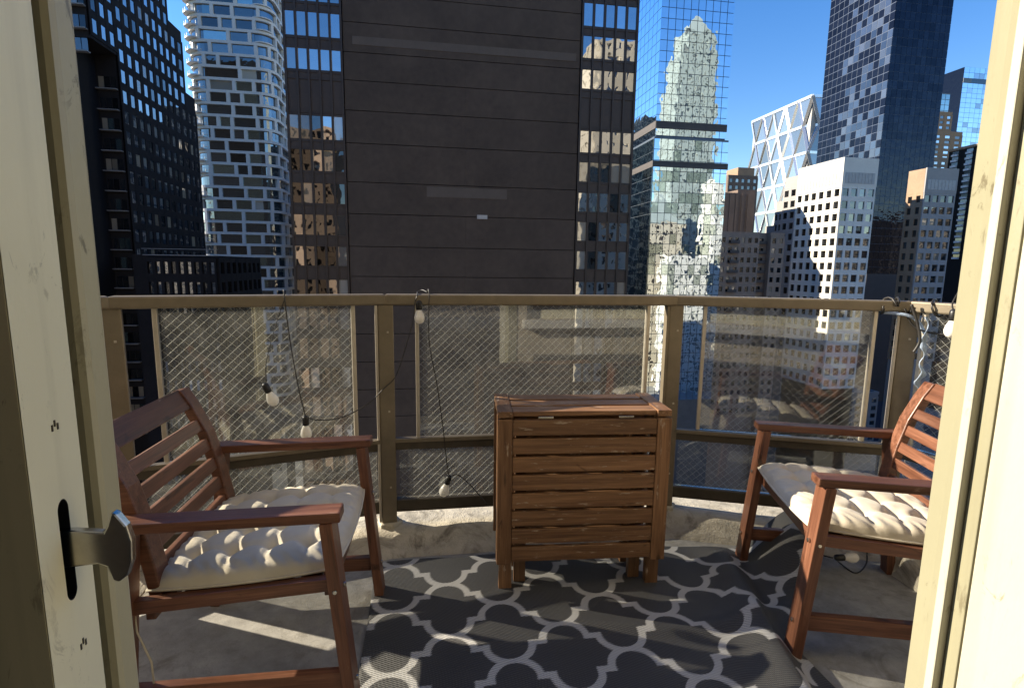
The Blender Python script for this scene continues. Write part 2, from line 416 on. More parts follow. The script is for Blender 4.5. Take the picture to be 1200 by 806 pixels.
wy = [(15, 43), (58, 82), (94, 130), (136, 163), (176, 200), (215, 238), (252, 275), (289, 311), (328, 350)]
wz = [(hz(370, b_, YB), hz(370, a, YB)) for a, b_ in wy]
dp = (wz[4][0]-wz[7][0])/3
for k in range(1, 9): wz.append((wz[8][0]-dp*k, wz[8][0]-dp*k+2.2))
for k in range(1, 3): wz.append((wz[0][0]+dp*k, wz[0][0]+dp*k+2.3))
for s0, s1, right in ((bl, pl, 0), (pr, br, 1)):
    cw = (s1-s0-.4)/5
    for i in range(6):
        x = s0+.2+cw*i-T.location.x
        MB().box(x-.11, x+.11, -.16, .6, 0, 118).build('mullion', 'brown_metal', T)
    zz = sorted(wz); X = T.location.x
    def sp_(d, za, zb): MB().box(s0-X+.1, s1-X-.1, d, .6, za, zb).build('spandrel', 'brown_spandrel', T)
    prev = 0
    for a, b_ in zz:
        sp_(0, prev, a-GZ-.3); MB().box(s0-X+.1, s1-X-.1, -.06, .5, a-GZ-.3, a-GZ-.02).build('sill_band', 'brown_metal', T)
        MB().box(s0-X+.1, s1-X-.1, -.06, .5, b_-GZ+.02, b_-GZ+.25).build('head_band', 'brown_metal', T)
        prev = b_-GZ+.25
    sp_(0, prev, max(prev+.3, 118))
    for a, b_ in zz:
        blank = abs(a-wz[2][0]) < .1
        for i in range(5):
            if blank: mt_ = 'brown_spandrel'
            elif a > wz[1][0]-.1: mt_ = 'glass_sky'
            else: mt_ = random.choices(['glass_dark', 'glass_black', 'glass_blind', 'glass_pale', 'glass_sky'], [3, 3, 2, .8, 1.5] if not right else [1, 1, 1, .3, 5])[0]
            c = Vector((s0+.2+cw*(i+.5)-T.location.x, .06, (a+b_)/2-GZ)); pane(T, c, PU, NV, cw-.2, b_-a+.05, mt_)

# ------------------------------------------------------------------ left dark stepped tower
U0 = -46.5
vv = lambda px, py: on_x(px, py, U0)
n_, q_, e_ = vv(106, 40).y, vv(138, 75).y, vv(241, 300).y
s1, s2, s3 = vv(195, 9), vv(213, 54), vv(230, 126)
zN = vv(138, 66).z
T = thing('stepped_tower', 'black stone stepped apartment tower with blue reflecting windows and grey ledges', 'building', (U0, q_, GZ))
ox, oy = U0, q_
wall = MB(); stuff = MB(); fh = 3.05
def lblock(x0, x1, y0, y1, z1): core(x0-ox, x1-ox, y0-oy, y1-oy, 0, z1-GZ).build('wall', 'dark_stone', T)
ztop = 75
lblock(U0-40, U0, q_, s1.y, ztop); lblock(U0-40, U0-3.2, n_, q_-.02, ztop-.5)
MB().box(-3.2, 0, n_-oy, -.02, zN-GZ, ztop-GZ-.7).build('wall', 'dark_stone', T)
lblock(U0-38, U0-.01, s1.y+.01, s2.y, s2.z+2.5); lblock(U0-36, U0-.02, s2.y+.01, e_, s3.z+1.5)
for z in (s2.z+2.5, s3.z+1.5):
    pass
mt_u = choose(('glass_sky', 6), ('glass_dark', 2), ('glass_blind', .6))
def side_rows(y0, y1, zlo, zhi, ncol):
    nr = int((zhi-zlo)/fh)
    facade(T, wall, (0, y0-oy, zlo-GZ), PV, PU, y1-y0, zlo-GZ, zlo-GZ+nr*fh, ncol, nr, .60, .62, mt_u, .14, .5, stuff, zvis=-26-GZ)
side_rows(q_, s1.y, -45, ztop-2, max(3, int((s1.y-q_)/2.3)))
side_rows(s1.y+.02, s2.y, -45, s2.z+2, max(2, int((s2.y-s1.y)/2.3)))
side_rows(s2.y+.02, e_, -45, s3.z+1, max(2, int((e_-s2.y)/2.3)))
side_rows(n_, q_-.03, zN+.4, ztop-2, 3)
# bay windows of the street front with pale sills
fm = choose(('glass_dark', 3), ('glass_black', 2), ('glass_blind', 1), ('glass_teal', 1))
k = -28
while k < 60:
    z = k+.6-GZ; k += fh
    for (x0, x1, y) in ((-3.1, -.25, 0), (-8.6, -4.6, n_-q_), (-14.4, -9.6, n_-q_)):
        if x0 > -4 and z+GZ > zN-2: y = n_-q_
        wd = (x1-x0-.3)/3
        for i in range(3): pane(T, Vector((x0+.15+wd*(i+.5), y-.04, z+.9)), PU, NV, wd-.12, 1.75, fm(0, 0))
        MB().box(x0, x1, y-.75, y+.1, z-.18, z-.02).build('balcony_ledge', 'dark_ledge', T)
wall.build('facade_piers', 'dark_stone', T)
if stuff.v: stuff.build('lower_windows', 'glass_dark', T, kind='stuff')
yp = 93.0; pz = hz(210, 299, yp)
T = thing('podium_block', 'low black terraced block with close vertical piers at the foot of the stepped tower', 'building', (hu(171, yp), yp, GZ))
x1 = hu(253, yp)-T.location.x; core(-2, x1, .5, 24, 0, pz-GZ).build('wall', 'dark_stone', T)
wall = MB(); st = MB()
facade(T, wall, (0, .45, 20), PU, NV, x1, 40, pz-GZ-.4, 9, 13, .6, .58, choose(('glass_dark', 2), ('glass_sky', 1)), .4, .5, st, zvis=58)
facade(T, wall, (x1, .5, 20), PV, PU, 22, 40, pz-GZ-.4, 8, 13, .6, .58, choose(('glass_dark', 2), ('glass_sky', 2)), .4, .5, st, zvis=58)
wall.build('facade_piers', 'dark_stone', T); st.build('lower_windows', 'glass_dark', T, kind='stuff')
MB().box(-.3, x1+.5, -.2, -.12, pz-GZ+.9, pz-GZ+1.0).box(-.3, x1+.5, .0, .08, pz-GZ-.1, pz-GZ+.05).build('roof_rail', 'dark_ledge', T)

# ------------------------------------------------------------------ rounded white-framed tower
YC = 168.0; cl, cr = hu(241, YC+4), hu(341, YC+8); W_ = cr-cl; RC = 4.6; D_ = 26
T = thing('curved_tower', 'slender white framed apartment tower with rounded corners and staggered brick-like windows', 'building', ((cl+cr)/2, YC, GZ))
def rrect(hw, y0, y1, r, n=8):
    pts = []
    for cx, cy, a0 in ((hw-r, y0+r, -90), (hw-r, y1-r, 0), (-hw+r, y1-r, 90), (-hw+r, y0+r, 180)):
        for k in range(n+1):
            a = R(a0+90*k/n); pts.append((cx+r*math.cos(a), cy+r*math.sin(a)))
    return pts
hw = W_/2
MB().prism(rrect(hw-.7, .7, D_-.7, RC-.7), 0, 175).build('glass_core', 'glass_curved', T)
FH = 3.25; zc0 = hz(290, 339, YC)-GZ
kmin, kmax = -10, 31
ring_o, ring_i = rrect(hw, 0, D_, RC), rrect(hw-.8, .8, D_-.8, RC-.8)
sm = MB(); n = len(ring_o)
vs = [(x, y, z) for z in (-.36, .36) for rg in (ring_o, ring_i) for x, y in rg]
fs = []
for i in range(n):
    j = (i+1) % n
    fs += [(i, j, 2*n+j, 2*n+i), (2*n+i, 2*n+j, 3*n+j, 3*n+i), (i, n+i, n+j, j)]
sm.add(vs, fs); slab_me = sm.mesh('floor_band', 'white_frame')
fin_me = MB().box(-.44, .44, 0, .75, .0, FH-.70).mesh('fin', 'white_frame')
win = choose(('glass_curved', 5), ('glass_dark', 2), ('glass_teal', 2), ('glass_pale', .35))
flat = W_-2*RC
bal_me = MB().prism([(0, 0)] + [(2.9*math.cos(R(a)), 2.9*math.sin(R(a))) for a in range(150, 291, 14)], 0, .28).mesh('balcony', 'white_frame')
brl = MB()
_ar = [(2.8*math.cos(R(a)), 2.8*math.sin(R(a))) for a in range(150, 291, 14)]
brl.tube([(x, y, 1.15) for x, y in _ar], .06, 4)
for x, y in _ar[::2]: brl.tube([(x, y, .2), (x, y, 1.15)], .05, 4)
bar_me = brl.mesh('balcony_rail', 'white_frame')
for k in range(kmin, kmax):
    z = zc0+k*FH; inst('floor_band', slab_me, T, Matrix.Translation((0, 0, z)))
    zf = z+.35
    # staggered fins round the front and the two rounded corners
    per = [(-flat/2+flat*i/40, 0, 0, -1) for i in range(41)]
    pos = []
    span = 5.2 if k % 3 else 8.0
    s = -flat/2-(k*1.7) % span
    def at(s):
        q = RC*math.pi/2
        if s < -flat/2:
            a = (-flat/2-s)/RC
            if a > math.pi/2: return (-hw, RC+(a-math.pi/2)*RC, -1, 0)
            return (-flat/2-RC*math.sin(a), RC-RC*math.cos(a), -math.sin(a), -math.cos(a))
        if s > flat/2:
            a = (s-flat/2)/RC
            if a > math.pi/2: return (hw, RC+(a-math.pi/2)*RC, 1, 0)
            return (flat/2+RC*math.sin(a), RC-RC*math.cos(a), math.sin(a), -math.cos(a))
        return (s, 0, 0, -1)
    s = -flat/2-RC*1.5-((k*1.9) % span)
    ss = []
    while s < flat/2+RC*1.57+14: ss.append(s); s += span*random.choice([.7, 1, 1, 1.3])
    for s in ss:
        x, y, nx, ny = at(s)
        if y > 14: continue
        tn = Vector((-ny, nx, 0)); nn = Vector((-nx, -ny, 0))
        mm = Matrix((tn, nn, Vector((0, 0, 1)))).transposed().to_4x4(); mm.translation = (x, y, zf); inst('fin', fin_me, T, mm)
    for s0_, s1_ in zip(ss[:-1], ss[1:]):
        a_, b_ = max(s0_, -flat/2), min(s1_, flat/2)
        if b_-a_ > 1.4 and k > -7: pane(T, Vector(((a_+b_)/2, .55, z+FH/2)), PU, NV, b_-a_-.86, FH-.72, win(0, 0))
    if k > 9 or k % 4 == 0:
        inst('balcony', bal_me, T, Matrix.Translation((-hw+RC*.55, RC*.5, z+.46))); inst('balcony_rail', bar_me, T, Matrix.Translation((-hw+RC*.55, RC*.5, z+.46)))
        if k > 20: inst('balcony', bal_me, T, Matrix.Translation((hw-RC*.75, RC*.6, z+.46)) @ Matrix.Rotation(R(80), 4, 'Z'))

# ------------------------------------------------------------------ blue mirror-glass tower
YG = 150.0; gl_, gr_ = hu(760, YG), hu(840.5, YG); W_ = gr_-gl_
zb1, zb2 = hz(800, 148, YG)-GZ, hz(800, 194, YG)-GZ
T = thing('mirror_tower', 'blue mirror glass tower reflecting a pale stone skyscraper, with two dark floor bands', 'building', (gl_, YG, GZ))
core(.3, W_-.3, .3, 18, 0, 205).build('glass_core', 'mullion_blue', T)
def curtain(root, org, du, n, W, z0, z1, nc, nr, mats, mm, gap=.10, zvis=-1e9, stmat=None):
    du, n, org = Vector(du), Vector(n), Vector(org); cw, rh = W/nc, (z1-z0)/nr
    st = MB(); mt = Matrix((du, Vector((0, 0, 1)), n)).transposed().to_4x4()
    me = {}
    for j in range(nr):
        for i in range(nc):
            c = org+du*((i+.5)*cw); c.z = z0+(j+.5)*rh
            if c.z < zvis:
                q = mt.copy(); q.translation = c; st.box(-cw/2+gap/2, cw/2-gap/2, -rh/2+gap/2, rh/2-gap/2, -.03, .03, q)
            else: pane(root, c, du, n, cw-gap, rh-gap, mats(i, j), 'glass_panel')
    if st.v: st.build('lower_glass_panels', stmat or mats(0, 0), root, kind='stuff')
blue = choose(('glass_blue', 1)); teal = choose(('glass_blue', 5), ('glass_teal', 2))
curtain(T, (0, .2, 0), PU, NV, W_, zb2+8, 204, 10, 30, blue, None, .16)
curtain(T, (.2, 0, 0), PV, NU, 17.5, zb2+8, 204, 6, 30, blue, None, .16, zvis=1e9, stmat='glass_blue')
MB().box(.05, W_-.05, -.06, .3, zb1-.9, zb1+1.1).box(-.05, .25, .1, 17.8, zb1-.9, zb1+1.1).build('dark_band', 'band_dark', T)
core(-.5, W_+.5, -.5, 19, 0, zb2+7.5).build('podium_core', 'mullion', T)
curtain(T, (-.5, -.6, 0), PU, NV, W_+1, zb2-70, zb2+7, 11, 26, teal, None, .16, zvis=zb2-40, stmat='glass_blue')
curtain(T, (-.6, -.5, 0), PV, NU, 19, zb2-70, zb2+7, 6, 22, teal, None, .2, zvis=1e9, stmat='glass_teal')
MB().box(-.7, W_+.7, -.72, -.4, zb2-.8, zb2+.9).box(-.72, -.4, -.4, 18.8, zb2-.8, zb2+.9).build('dark_band', 'band_dark', T)

# ------------------------------------------------------------------ faceted diagrid tower
YH = 290.0; hx1 = hu(934, YH)
T = thing('diagrid_tower', 'faceted glass tower with bright steel triangle bracing and notched corners', 'building', (hx1, YH, GZ))
zt = hz(936, 111, YH)-GZ; LH = 15.6; nb_u, nb_v = 3, 5; bw = 11.6
per = [(0, 0)]
Lu, Lv = nb_u*bw, nb_v*bw; tot = 2*(nb_u+nb_v)
def perim(s):
    s = (s % tot)*bw
    if s < Lu: return (s, 0)
    if s < Lu+Lv: return (Lu, s-Lu)
    if s < 2*Lu+Lv: return (2*Lu+Lv-s, Lv)
    return (0, 2*Lu+2*Lv-s)
NL = 9
lev = [[Vector((*perim(i+(.5 if k % 2 else 0)), zt-k*LH)) for i in range(tot)] for k in range(NL)]
ctr = Vector((Lu/2, Lv/2, 0))
def facetri(a, b_, c):
    nrm = (b_-a).cross(c-a).normalized(); cc = (a+b_+c)/3
    if nrm.dot(cc-Vector((ctr.x, ctr.y, cc.z))) < 0: nrm = -nrm; b_, c = c, b_
    vs = [p+(cc-p)*.012 for p in (a, b_, c)]; vs = vs+[p-nrm*.3 for p in vs]
    MB().add(vs, [(0, 1, 2), (5, 4, 3), (0, 3, 4, 1), (1, 4, 5, 2), (2, 5, 3, 0)]).build('glass_panel', 'glass_facet', T)
def strut(a, b_):
    out = ((a+b_)/2-Vector((ctr.x, ctr.y, (a.z+b_.z)/2))).normalized()
    x = (b_-a).normalized(); y = (out-x*out.dot(x)).normalized(); z = x.cross(y); L = (b_-a).length
    mt = Matrix((x, y, z)).transposed().to_4x4(); mt.translation = (a+b_)/2
    MB().box(-L/2, L/2, -.3, .5, -.8, .8, mt).build('strut', 'steel_strut', T)
vis = lambda *p: all(q.x < Lu-1e-3 and q.y < Lv-1e-3 for q in p) or all((q.y < .1) or (q.x < .1) for q in p)
for k in range(NL-1):
    A_, B_ = lev[k], lev[k+1]
    for i in range(tot):
        j = (i+1) % tot
        if k % 2 == 0: tris = ((A_[i], A_[j], B_[i]), (B_[i-1], B_[i], A_[i]))
        else: tris = ((A_[i-1], A_[i], B_[i]), (B_[i], B_[j], A_[i]))
        for tr_ in tris:
            facetri(*tr_)
            e0 = [(p, q) for p, q in ((tr_[0], tr_[1]), (tr_[1], tr_[2]), (tr_[2], tr_[0]))]
        if k % 2 == 0: es = ((A_[i], B_[i]), (A_[i], B_[i-1]), (A_[i], A_[j]))
        else: es = ((A_[i], B_[i]), (A_[i-1], B_[i]), (A_[i-1], A_[i]))
        for p, q in es:
            if vis(p, q): strut(p, q)
MB().prism([(1, 1), (Lu-1, 1), (Lu-1, Lv-1), (1, Lv-1)], zt-NL*LH+10, zt-.6).build('roof', 'louver', T)

# ------------------------------------------------------------------ white stone block
YW = 160.0; wx = hu(976.5, YW); wr = hu(1015.5, YW); vfar = on_x(926, 318, wx).y
ztW = hz(985, 184, YW)-GZ
T = thing('white_office_block', 'white stone office block with square punched windows and a louvred crown', 'building', (wx, YW, GZ))
W_ = wr-wx; D_ = vfar-YW
core(.3, W_-.3, .3, D_-.01, 0, ztW-.1).build('wall', 'white_stone', T)
rh = 4.02; nr = 17; ztw = ztW-9.0
wall = MB(); st = MB()
ww = choose(('glass_black', 4), ('glass_dark', 2))
facade(T, wall, (0, .3, 0), PU, NV, W_, ztw-nr*rh, ztw, 4, nr, .70, .60, choose(('glass_black', 3), ('glass_dark', 3), ('glass_navy', 1), ('glass_teal', .12)), .4, .5)
facade(T, wall, (.3, D_, 0), NV, NU, D_, ztw-nr*rh, ztw, 6, nr, .62, .60, ww, .4, .5)
wall.build('facade_grid', 'white_stone', T)
MB().box(-.1, W_+.1, -.12, .3, ztw, ztW).box(-.12, .3, .3, D_, ztw, ztW).build('crown', 'white_stone_panel', T)
for k in range(9):
    MB().box(.8+(W_-1.6)*k/9+.06, .8+(W_-1.6)*(k+1)/9-.06, -.22, -.1, ztw+.8, ztw+4.3).build('louvre', 'louver', T)
for k in range(13):
    MB().box(-.22, -.1, 1+(D_-2)*k/13+.06, 1+(D_-2)*(k+1)/13-.06, ztw+.8, ztw+4.3).build('louvre', 'louver', T)
MB().box(.3, W_-.3, .3, D_-.4, ztw-nr*rh-40 if ztw-nr*rh > 40 else 0, ztw-nr*rh).build('base', 'white_stone', T)
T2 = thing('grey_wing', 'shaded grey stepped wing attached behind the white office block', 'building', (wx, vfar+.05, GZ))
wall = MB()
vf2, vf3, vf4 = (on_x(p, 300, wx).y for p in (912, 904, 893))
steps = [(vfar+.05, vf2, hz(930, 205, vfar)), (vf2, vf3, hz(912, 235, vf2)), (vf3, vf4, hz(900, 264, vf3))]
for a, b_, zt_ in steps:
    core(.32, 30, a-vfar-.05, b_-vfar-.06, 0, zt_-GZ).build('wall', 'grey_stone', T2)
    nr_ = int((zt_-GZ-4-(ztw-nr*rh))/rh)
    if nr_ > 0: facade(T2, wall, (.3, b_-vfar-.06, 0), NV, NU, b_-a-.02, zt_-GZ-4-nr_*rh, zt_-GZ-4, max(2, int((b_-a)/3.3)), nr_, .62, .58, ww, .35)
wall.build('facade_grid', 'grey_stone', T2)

# ------------------------------------------------------------------ dark glass tower
YD = 215.0; dx = hu(1016, YD); dr = hu(1079, YD); vf = on_x(944, 318, dx).y
T = thing('dark_glass_tower', 'tall dark navy glass tower rising behind the white office block', 'building', (dx, YD, GZ))
W_, D_ = dr-dx, vf-YD
core(.3, W_-.3, .3, D_, 0, 232).build('core', 'mullion_blue', T)
navy = choose(('glass_navy', 1))
def navl(i, j):
    return random.choices(['glass_navy', 'glass_dimblind', 'glass_dimpale'], [3.0, 1.6, .9])[0] if i > 3 else 'glass_navy'
curtain(T, (.25, D_, 0), NV, NU, D_, 76, 230, 13, 44, navl, None, .28, zvis=112, stmat='glass_navy')
curtain(T, (0, .25, 0), PU, NV, W_, 76, 230, 11, 44, navy, None, .14, zvis=140, stmat='glass_navy')
MB().box(-.5, W_+.5, -.6, 0, 20, 80).build('podium', 'band_dark', T)

# ------------------------------------------------------------------ right hand cluster
YR = 165.0; ax, ar = hu(1072, YR), hu(1108, YR); zt_ = hz(1100, 197, YR)-GZ
T = thing('grey_office_block', 'grey stone office block with large square windows, some glowing orange with reflections', 'building', (ax, YR, GZ))
W_ = ar-ax; core(.3, W_-.3, .4, 7, 0, zt_-.1).build('wall', 'grey_stone', T); wall = MB()
facade(T, wall, (0, .35, 0), PU, NV, W_, zt_-8.4-15*4.0, zt_-8.4, 4, 15, .72, .58, choose(('glass_black', 3), ('glass_dark', 2), ('glass_blind', .8)), .4)
wall.build('facade_grid', 'grey_stone', T); wall = MB()
facade(T, wall, (.3, 7, 0), NV, NU, 6.6, zt_-8.4-15*4.0, zt_-8.4, 2, 15, .5, .58, choose(('glass_black', 3), ('glass_dark', 2)), .4)
wall.build('side_facade', 'brick_tan', T)
MB().box(-.1, W_+.1, -.1, .4, zt_-8.4, zt_).build('crown', 'grey_stone', T)
MB().box(-.12, .3, .45, 7, zt_-8.4, zt_-.2).build('side_crown', 'brick_tan', T)
for k in range(8): MB().box(.7+(W_-1.4)*k/8+.06, .7+(W_-1.4)*(k+1)/8-.06, -.2, -.08, zt_-7.4, zt_-4.0).build('louvre', 'louver', T)

YK = 250.0; kx = hu(1143, YK); zt_ = hz(1143, 166, YK)-GZ; vk = on_x(1094, 318, kx).y
T = thing('balcony_tower', 'black apartment slab with rows of pale blue balconies and a reddish roof edge', 'building', (kx, YK, GZ))
core(.3, 26, .3, vk-YK, 0, zt_).build('wall', 'dark_stone', T)
MB().box(-.3, 26.3, -.1, vk-YK, zt_, zt_+1.3).build('roof_edge', 'brick_tan', T)
bme = MB().box(-1.1, .25, -1.7, 1.7, 0, 1.05).mesh('balcony', 'balcony_white')
nb = max(3, int((vk-YK)/6.5)); cwk = (vk-YK)/nb
for j in range(20):
    for i in range(nb):
        inst('balcony', bme, T, Matrix.Translation((.3, cwk*(i+.5), zt_-3.2-j*3.05)))
        pane(T, Vector((.28, cwk*(i+.5), zt_-1.3-j*3.05)), PV, NU, 3.6, 1.6, random.choice(['glass_dark', 'glass_sky']))
wall = MB(); facade(T, wall, (.3, .3, 0), PU, NV, 25, zt_-60, zt_-1, 7, 20, .6, .55, choose(('glass_black', 2), ('glass_dark', 2)), .3); wall.build('facade_grid', 'dark_stone', T)

YS = 310.0
T = thing('stepped_brick_block', 'tan brick apartment block with a stepped top and small glass penthouse', 'building', (hu(1080, YS), YS, GZ))
X0 = T.location.x
for (p0, p1, yt, dy, mt_) in ((1078, 1112, 152, 0, 'brick_tan'), (1082, 1106, 126, 5, 'brick_tan'), (1075, 1100, 185, -4, 'brick_brown')):
    a, b_ = hu(p0-5, YS)-X0, hu(p1-5, YS)-X0; z = hz(p0, yt, YS)-GZ
    core(a, b_, dy, dy+22, 0, z).build('wall', mt_, T)
    wall = MB(); facade(T, wall, (a, dy-.02, 0), PU, NV, b_-a, z-2-5*3.2, z-2, 3, 5, .5, .5, choose(('glass_dark', 1), ('glass_sky', 1)), .25); wall.build('facade_grid', mt_, T)
a, b_ = hu(1082, YS)-X0, hu(1097, YS)-X0; z = hz(1090, 104, YS)-GZ
core(a, b_, 6, 20, 100, z).build('penthouse', 'mullion', T); curtain(T, (a, 5.9, 0), PU, NV, b_-a, z-14, z-.5, 3, 4, choose(('glass_teal', 1)), None, .3)

YX = 420.0; a, b_ = hu(1100, YX), hu(1146, YX); z = hz(1150, 80, YX)-GZ
T = thing('blue_slab', 'pale blue glass slab tower with a dark slot cut near its top', 'building', (a, YX, GZ))
core(.3, b_-a-.3, .3, 30, 0, z).build('core', 'glass_navy', T)
curtain(T, (0, .2, 0), PU, NV, b_-a, z-70, z-13, 8, 14, choose(('glass_blue', 3), ('glass_sky', 1)), None, .2)
curtain(T, (0, .2, 0), PU, NV, b_-a, z-9, z, 8, 2, choose(('glass_blue', 3), ('glass_sky', 1)), None, .2)
MB().box(.2, (b_-a)*.2, .05, .3, z-13, z-9).box((b_-a)*.85, b_-a-.2, .05, .3, z-13, z-9).build('slot_end', 'mullion', T)
MB().box((b_-a)*.2, (b_-a)*.85, .25, .35, z-13, z-9).build('slot', 'glass_black', T)
for k in range(5): MB().box(b_-a+k*2.5, b_-a+k*2.5+1.2, 2, 28, z-80, z+1.5-k*.4).build('fin', 'mullion', T)

# brown brick apartments in front of the mirror tower's right
YA = 150.0; a, b_ = hu(842, YA), hu(917, YA); z = hz(880, 272, YA)-GZ
T = thing('brick_apartments', 'shaded brown brick apartment house with dark recessed bay and many small windows', 'building', (a, YA, GZ))
W_ = b_-a
wall = MB(); nr = 19; rhh = 2.95
wa = choose(('glass_black', 4), ('glass_dark', 3), ('glass_blind', 1.2))
cuts = [(0, W_*.60, 0, 6), (W_*.60, W_*.78, 2.2, 1), (W_*.78, W_, .15, 2)]
for x0, x1, dy, nc in cuts:
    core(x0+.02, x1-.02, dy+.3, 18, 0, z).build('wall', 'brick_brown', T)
    facade(T, wall, (x0, dy+.3, 0), PU, NV, x1-x0-.02, z-1-nr*rhh, z-1, nc, nr, .52, .52, wa, .3)
wall.build('facade_grid', 'brick_brown', T)
esc = MB()
for j in range(nr):
    zz_ = z-1-rhh*(j+1)+.5
    for xc in (W_*.2, W_*.69):
        esc.box(xc-1.5, xc+1.5, -1.0+(2.2 if xc > W_*.5 else 0), .3+(2.2 if xc > W_*.5 else 0), zz_, zz_+.12)
        esc.box(xc-1.5, xc+1.5, -1.0+(2.2 if xc > W_*.5 else 0), -.94+(2.2 if xc > W_*.5 else 0), zz_+.12, zz_+.9)
esc.build('fire_escape', 'band_dark', T, kind='stuff')
YQ = 185.0; a, b_ = hu(842, YQ), hu(879, YQ); z = hz(860, 226, YQ)-GZ
T = thing('blank_brick_block', 'windowless dark brown brick block behind the brick apartments', 'building', (a, YQ, GZ))
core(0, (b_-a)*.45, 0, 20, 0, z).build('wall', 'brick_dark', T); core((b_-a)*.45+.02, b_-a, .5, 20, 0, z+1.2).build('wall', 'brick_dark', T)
for k in range(5): MB().box(k*2.4, k*2.4+.35, -.25, -.0, 60, z-.2).build('pier', 'brick_dark', T)
YQ2 = 245.0; a, b_ = hu(846, YQ2), hu(880, YQ2); z = hz(860, 205, YQ2)-GZ
T = thing('far_brick_block', 'small tan topped brick block peeking above the blank brown block', 'building', (a, YQ2, GZ))
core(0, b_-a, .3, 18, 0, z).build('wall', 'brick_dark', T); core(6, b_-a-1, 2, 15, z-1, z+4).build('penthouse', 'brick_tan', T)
wall = MB(); facade(T, wall, (0, .3, 0), PU, NV, b_-a, z-1-5*3.2, z-1, 5, 5, .5, .5, choose(('glass_pale', 1), ('glass_dark', 2)), .3); wall.build('facade_grid', 'brick_dark', T)

# low roofs seen down through the guard glass
for (p0, p1, py, Y, h, mt_, lab) in ((948, 985, 470, 205, 26, 'stone_pale', 'low pale stone building with flat roof down beside the white office block'),
                                (1008, 1046, 440, 190, 30, 'grey_stone', 'low grey flat roofed building far below the dark glass tower'),
                                (985, 1010, 455, 178, 20, 'brick_dark', 'small dark brick roof wedged between two low buildings')):
    a, b_ = hu(p0, Y), hu(p1, Y)
    T = thing('low_building', lab, 'building', (a, Y, GZ)); W_ = b_-a
    core(0, W_, 0, 20, 0, h).build('wall', mt_, T); MB().box(.4, W_-.4, .4, 19.6, h, h+.05).build('roof', 'roof_gravel', T)
    pr_ = MB().box(-.2, W_+.2, -.2, .4, h, h+1.1).box(-.2, W_+.2, 19.6, 20.2, h, h+1.1).box(-.2, .4, .4, 19.6, h, h+1.1).box(W_-.4, W_+.2, .4, 19.6, h, h+1.1); pr_.build('parapet', mt_, T)
    wall = MB(); facade(T, wall, (0, 0, 0), PU, NV, W_, 3, h-1, max(3, int(W_/3)), max(3, int(h/3.6)), .6, .55, choose(('glass_dark', 2), ('glass_black', 1)), .3); wall.build('facade_grid', mt_, T)
    for k in range(3): MB().box(2+k*3, 3.8+k*3, 5+k*2, 7+k*2, h, h+1.6).build('roof_unit', 'louver', T)

# ------------------------------------------------------------------ buildings behind the viewer (they show in the mirror glass)
def mirror_building(name, label, u0, u1, v1, dep, ztop, mat, nc, nr, setbacks=(), wf=.5, hf=.55, crown=None, wm='glass_dark'):
    T = thing(name, label, 'building', ((u0+u1)/2, v1, GZ)); hw = (u1-u0)/2
    lv = [(hw, 0, ztop)] + [(hw*f, ztop if k == 0 else None, z) for k, (f, z) in enumerate(setbacks)]
    zprev = 0; wall = MB(); st = MB()
    segs = [(1.0, ztop)] + list(setbacks)
    for f, z in segs:
        h = hw*f; core(-h+.3, h-.3, -dep*f, -.3, zprev, z-GZ).build('wall', mat, T)
        k = max(2, int((z-GZ-zprev)/3.6)); c_ = max(2, int(nc*f))
        facade(T, wall, (h, -.3, 0), NU, PV, 2*h, zprev, z-GZ, c_, k, wf, hf, lambda i, j: 'glass_dark', .5, .5, st, zvis=1e9)
        facade(T, wall, (-h+.3, -.3, 0), NV, NU, dep*f-.3, zprev, z-GZ, max(2, int(dep*f/4)), k, wf, hf, lambda i, j: 'glass_dark', .5, .5, st, zvis=1e9)
        zprev = z-GZ
    wall.build('facade_grid', mat, T); st.build('windows', wm, T, kind='stuff')
    if crown:
        f, z, cm = crown; h = hw*f; MB().prism([(-h, -dep*f), (h, -dep*f), (h, 0), (-h, 0)], zprev, zprev+.8).build('cornice', cm, T)
        MB().add([(-h, -dep*f, zprev+.8), (h, -dep*f, zprev+.8), (h, 0, zprev+.8), (-h, 0, zprev+.8), (0, -dep*f/2, z-GZ)], [(3, 2, 1, 0), (0, 1, 4), (1, 2, 4), (2, 3, 4), (3, 0, 4)]).build('roof', cm, T)
    return T
def vm(px, v): return hu(px, v)
V = 2*YG+60
mirror_building('crowned_skyscraper', 'pale grey stepped stone skyscraper mirrored in the blue glass tower', vm(780, V), vm(828, V), -60, 24, hz(800, 140, V), 'copper_green', 9, 30,
                ((.97, hz(800, 100, V)), (.86, hz(800, 62, V)), (.66, hz(800, 35, V))), .45, .6, (.5, hz(800, 14, V), 'copper_green'), 'mullion_mid')
V = 2*YG+38
mirror_building('mansard_block', 'tan brick block with pale mansard roof mirrored in the lower blue glass', vm(752, V), vm(797, V), -38, 18, hz(775, 262, V), 'stone_beige', 8, 20, (), .45, .55, (1.0, hz(775, 225, V), 'copper_green'), 'band_dark')
V = 2*YG+20
mirror_building('ornate_white_block', 'ornate white stone block mirrored at the foot of the blue glass tower', vm(783, V), vm(828, V), -20, 14, hz(805, 300, V), 'stone_pale', 8, 20, wm='mullion_mid')
V = 2*YG+30
mirror_building('white_slab', 'narrow white slab mirrored at the right edge of the blue glass tower', vm(829, V), vm(842, V), -30, 14, hz(833, 212, V), 'stone_pale', 3, 30, wm='mullion_mid')
V = 2*YB+30
mirror_building('beige_apartment_tower', 'beige apartment tower mirrored in the brown tower windows', vm(690, V), vm(760, V), -30, 20, hz(715, 45, V), 'stone_beige', 7, 30, (), .42, .5)
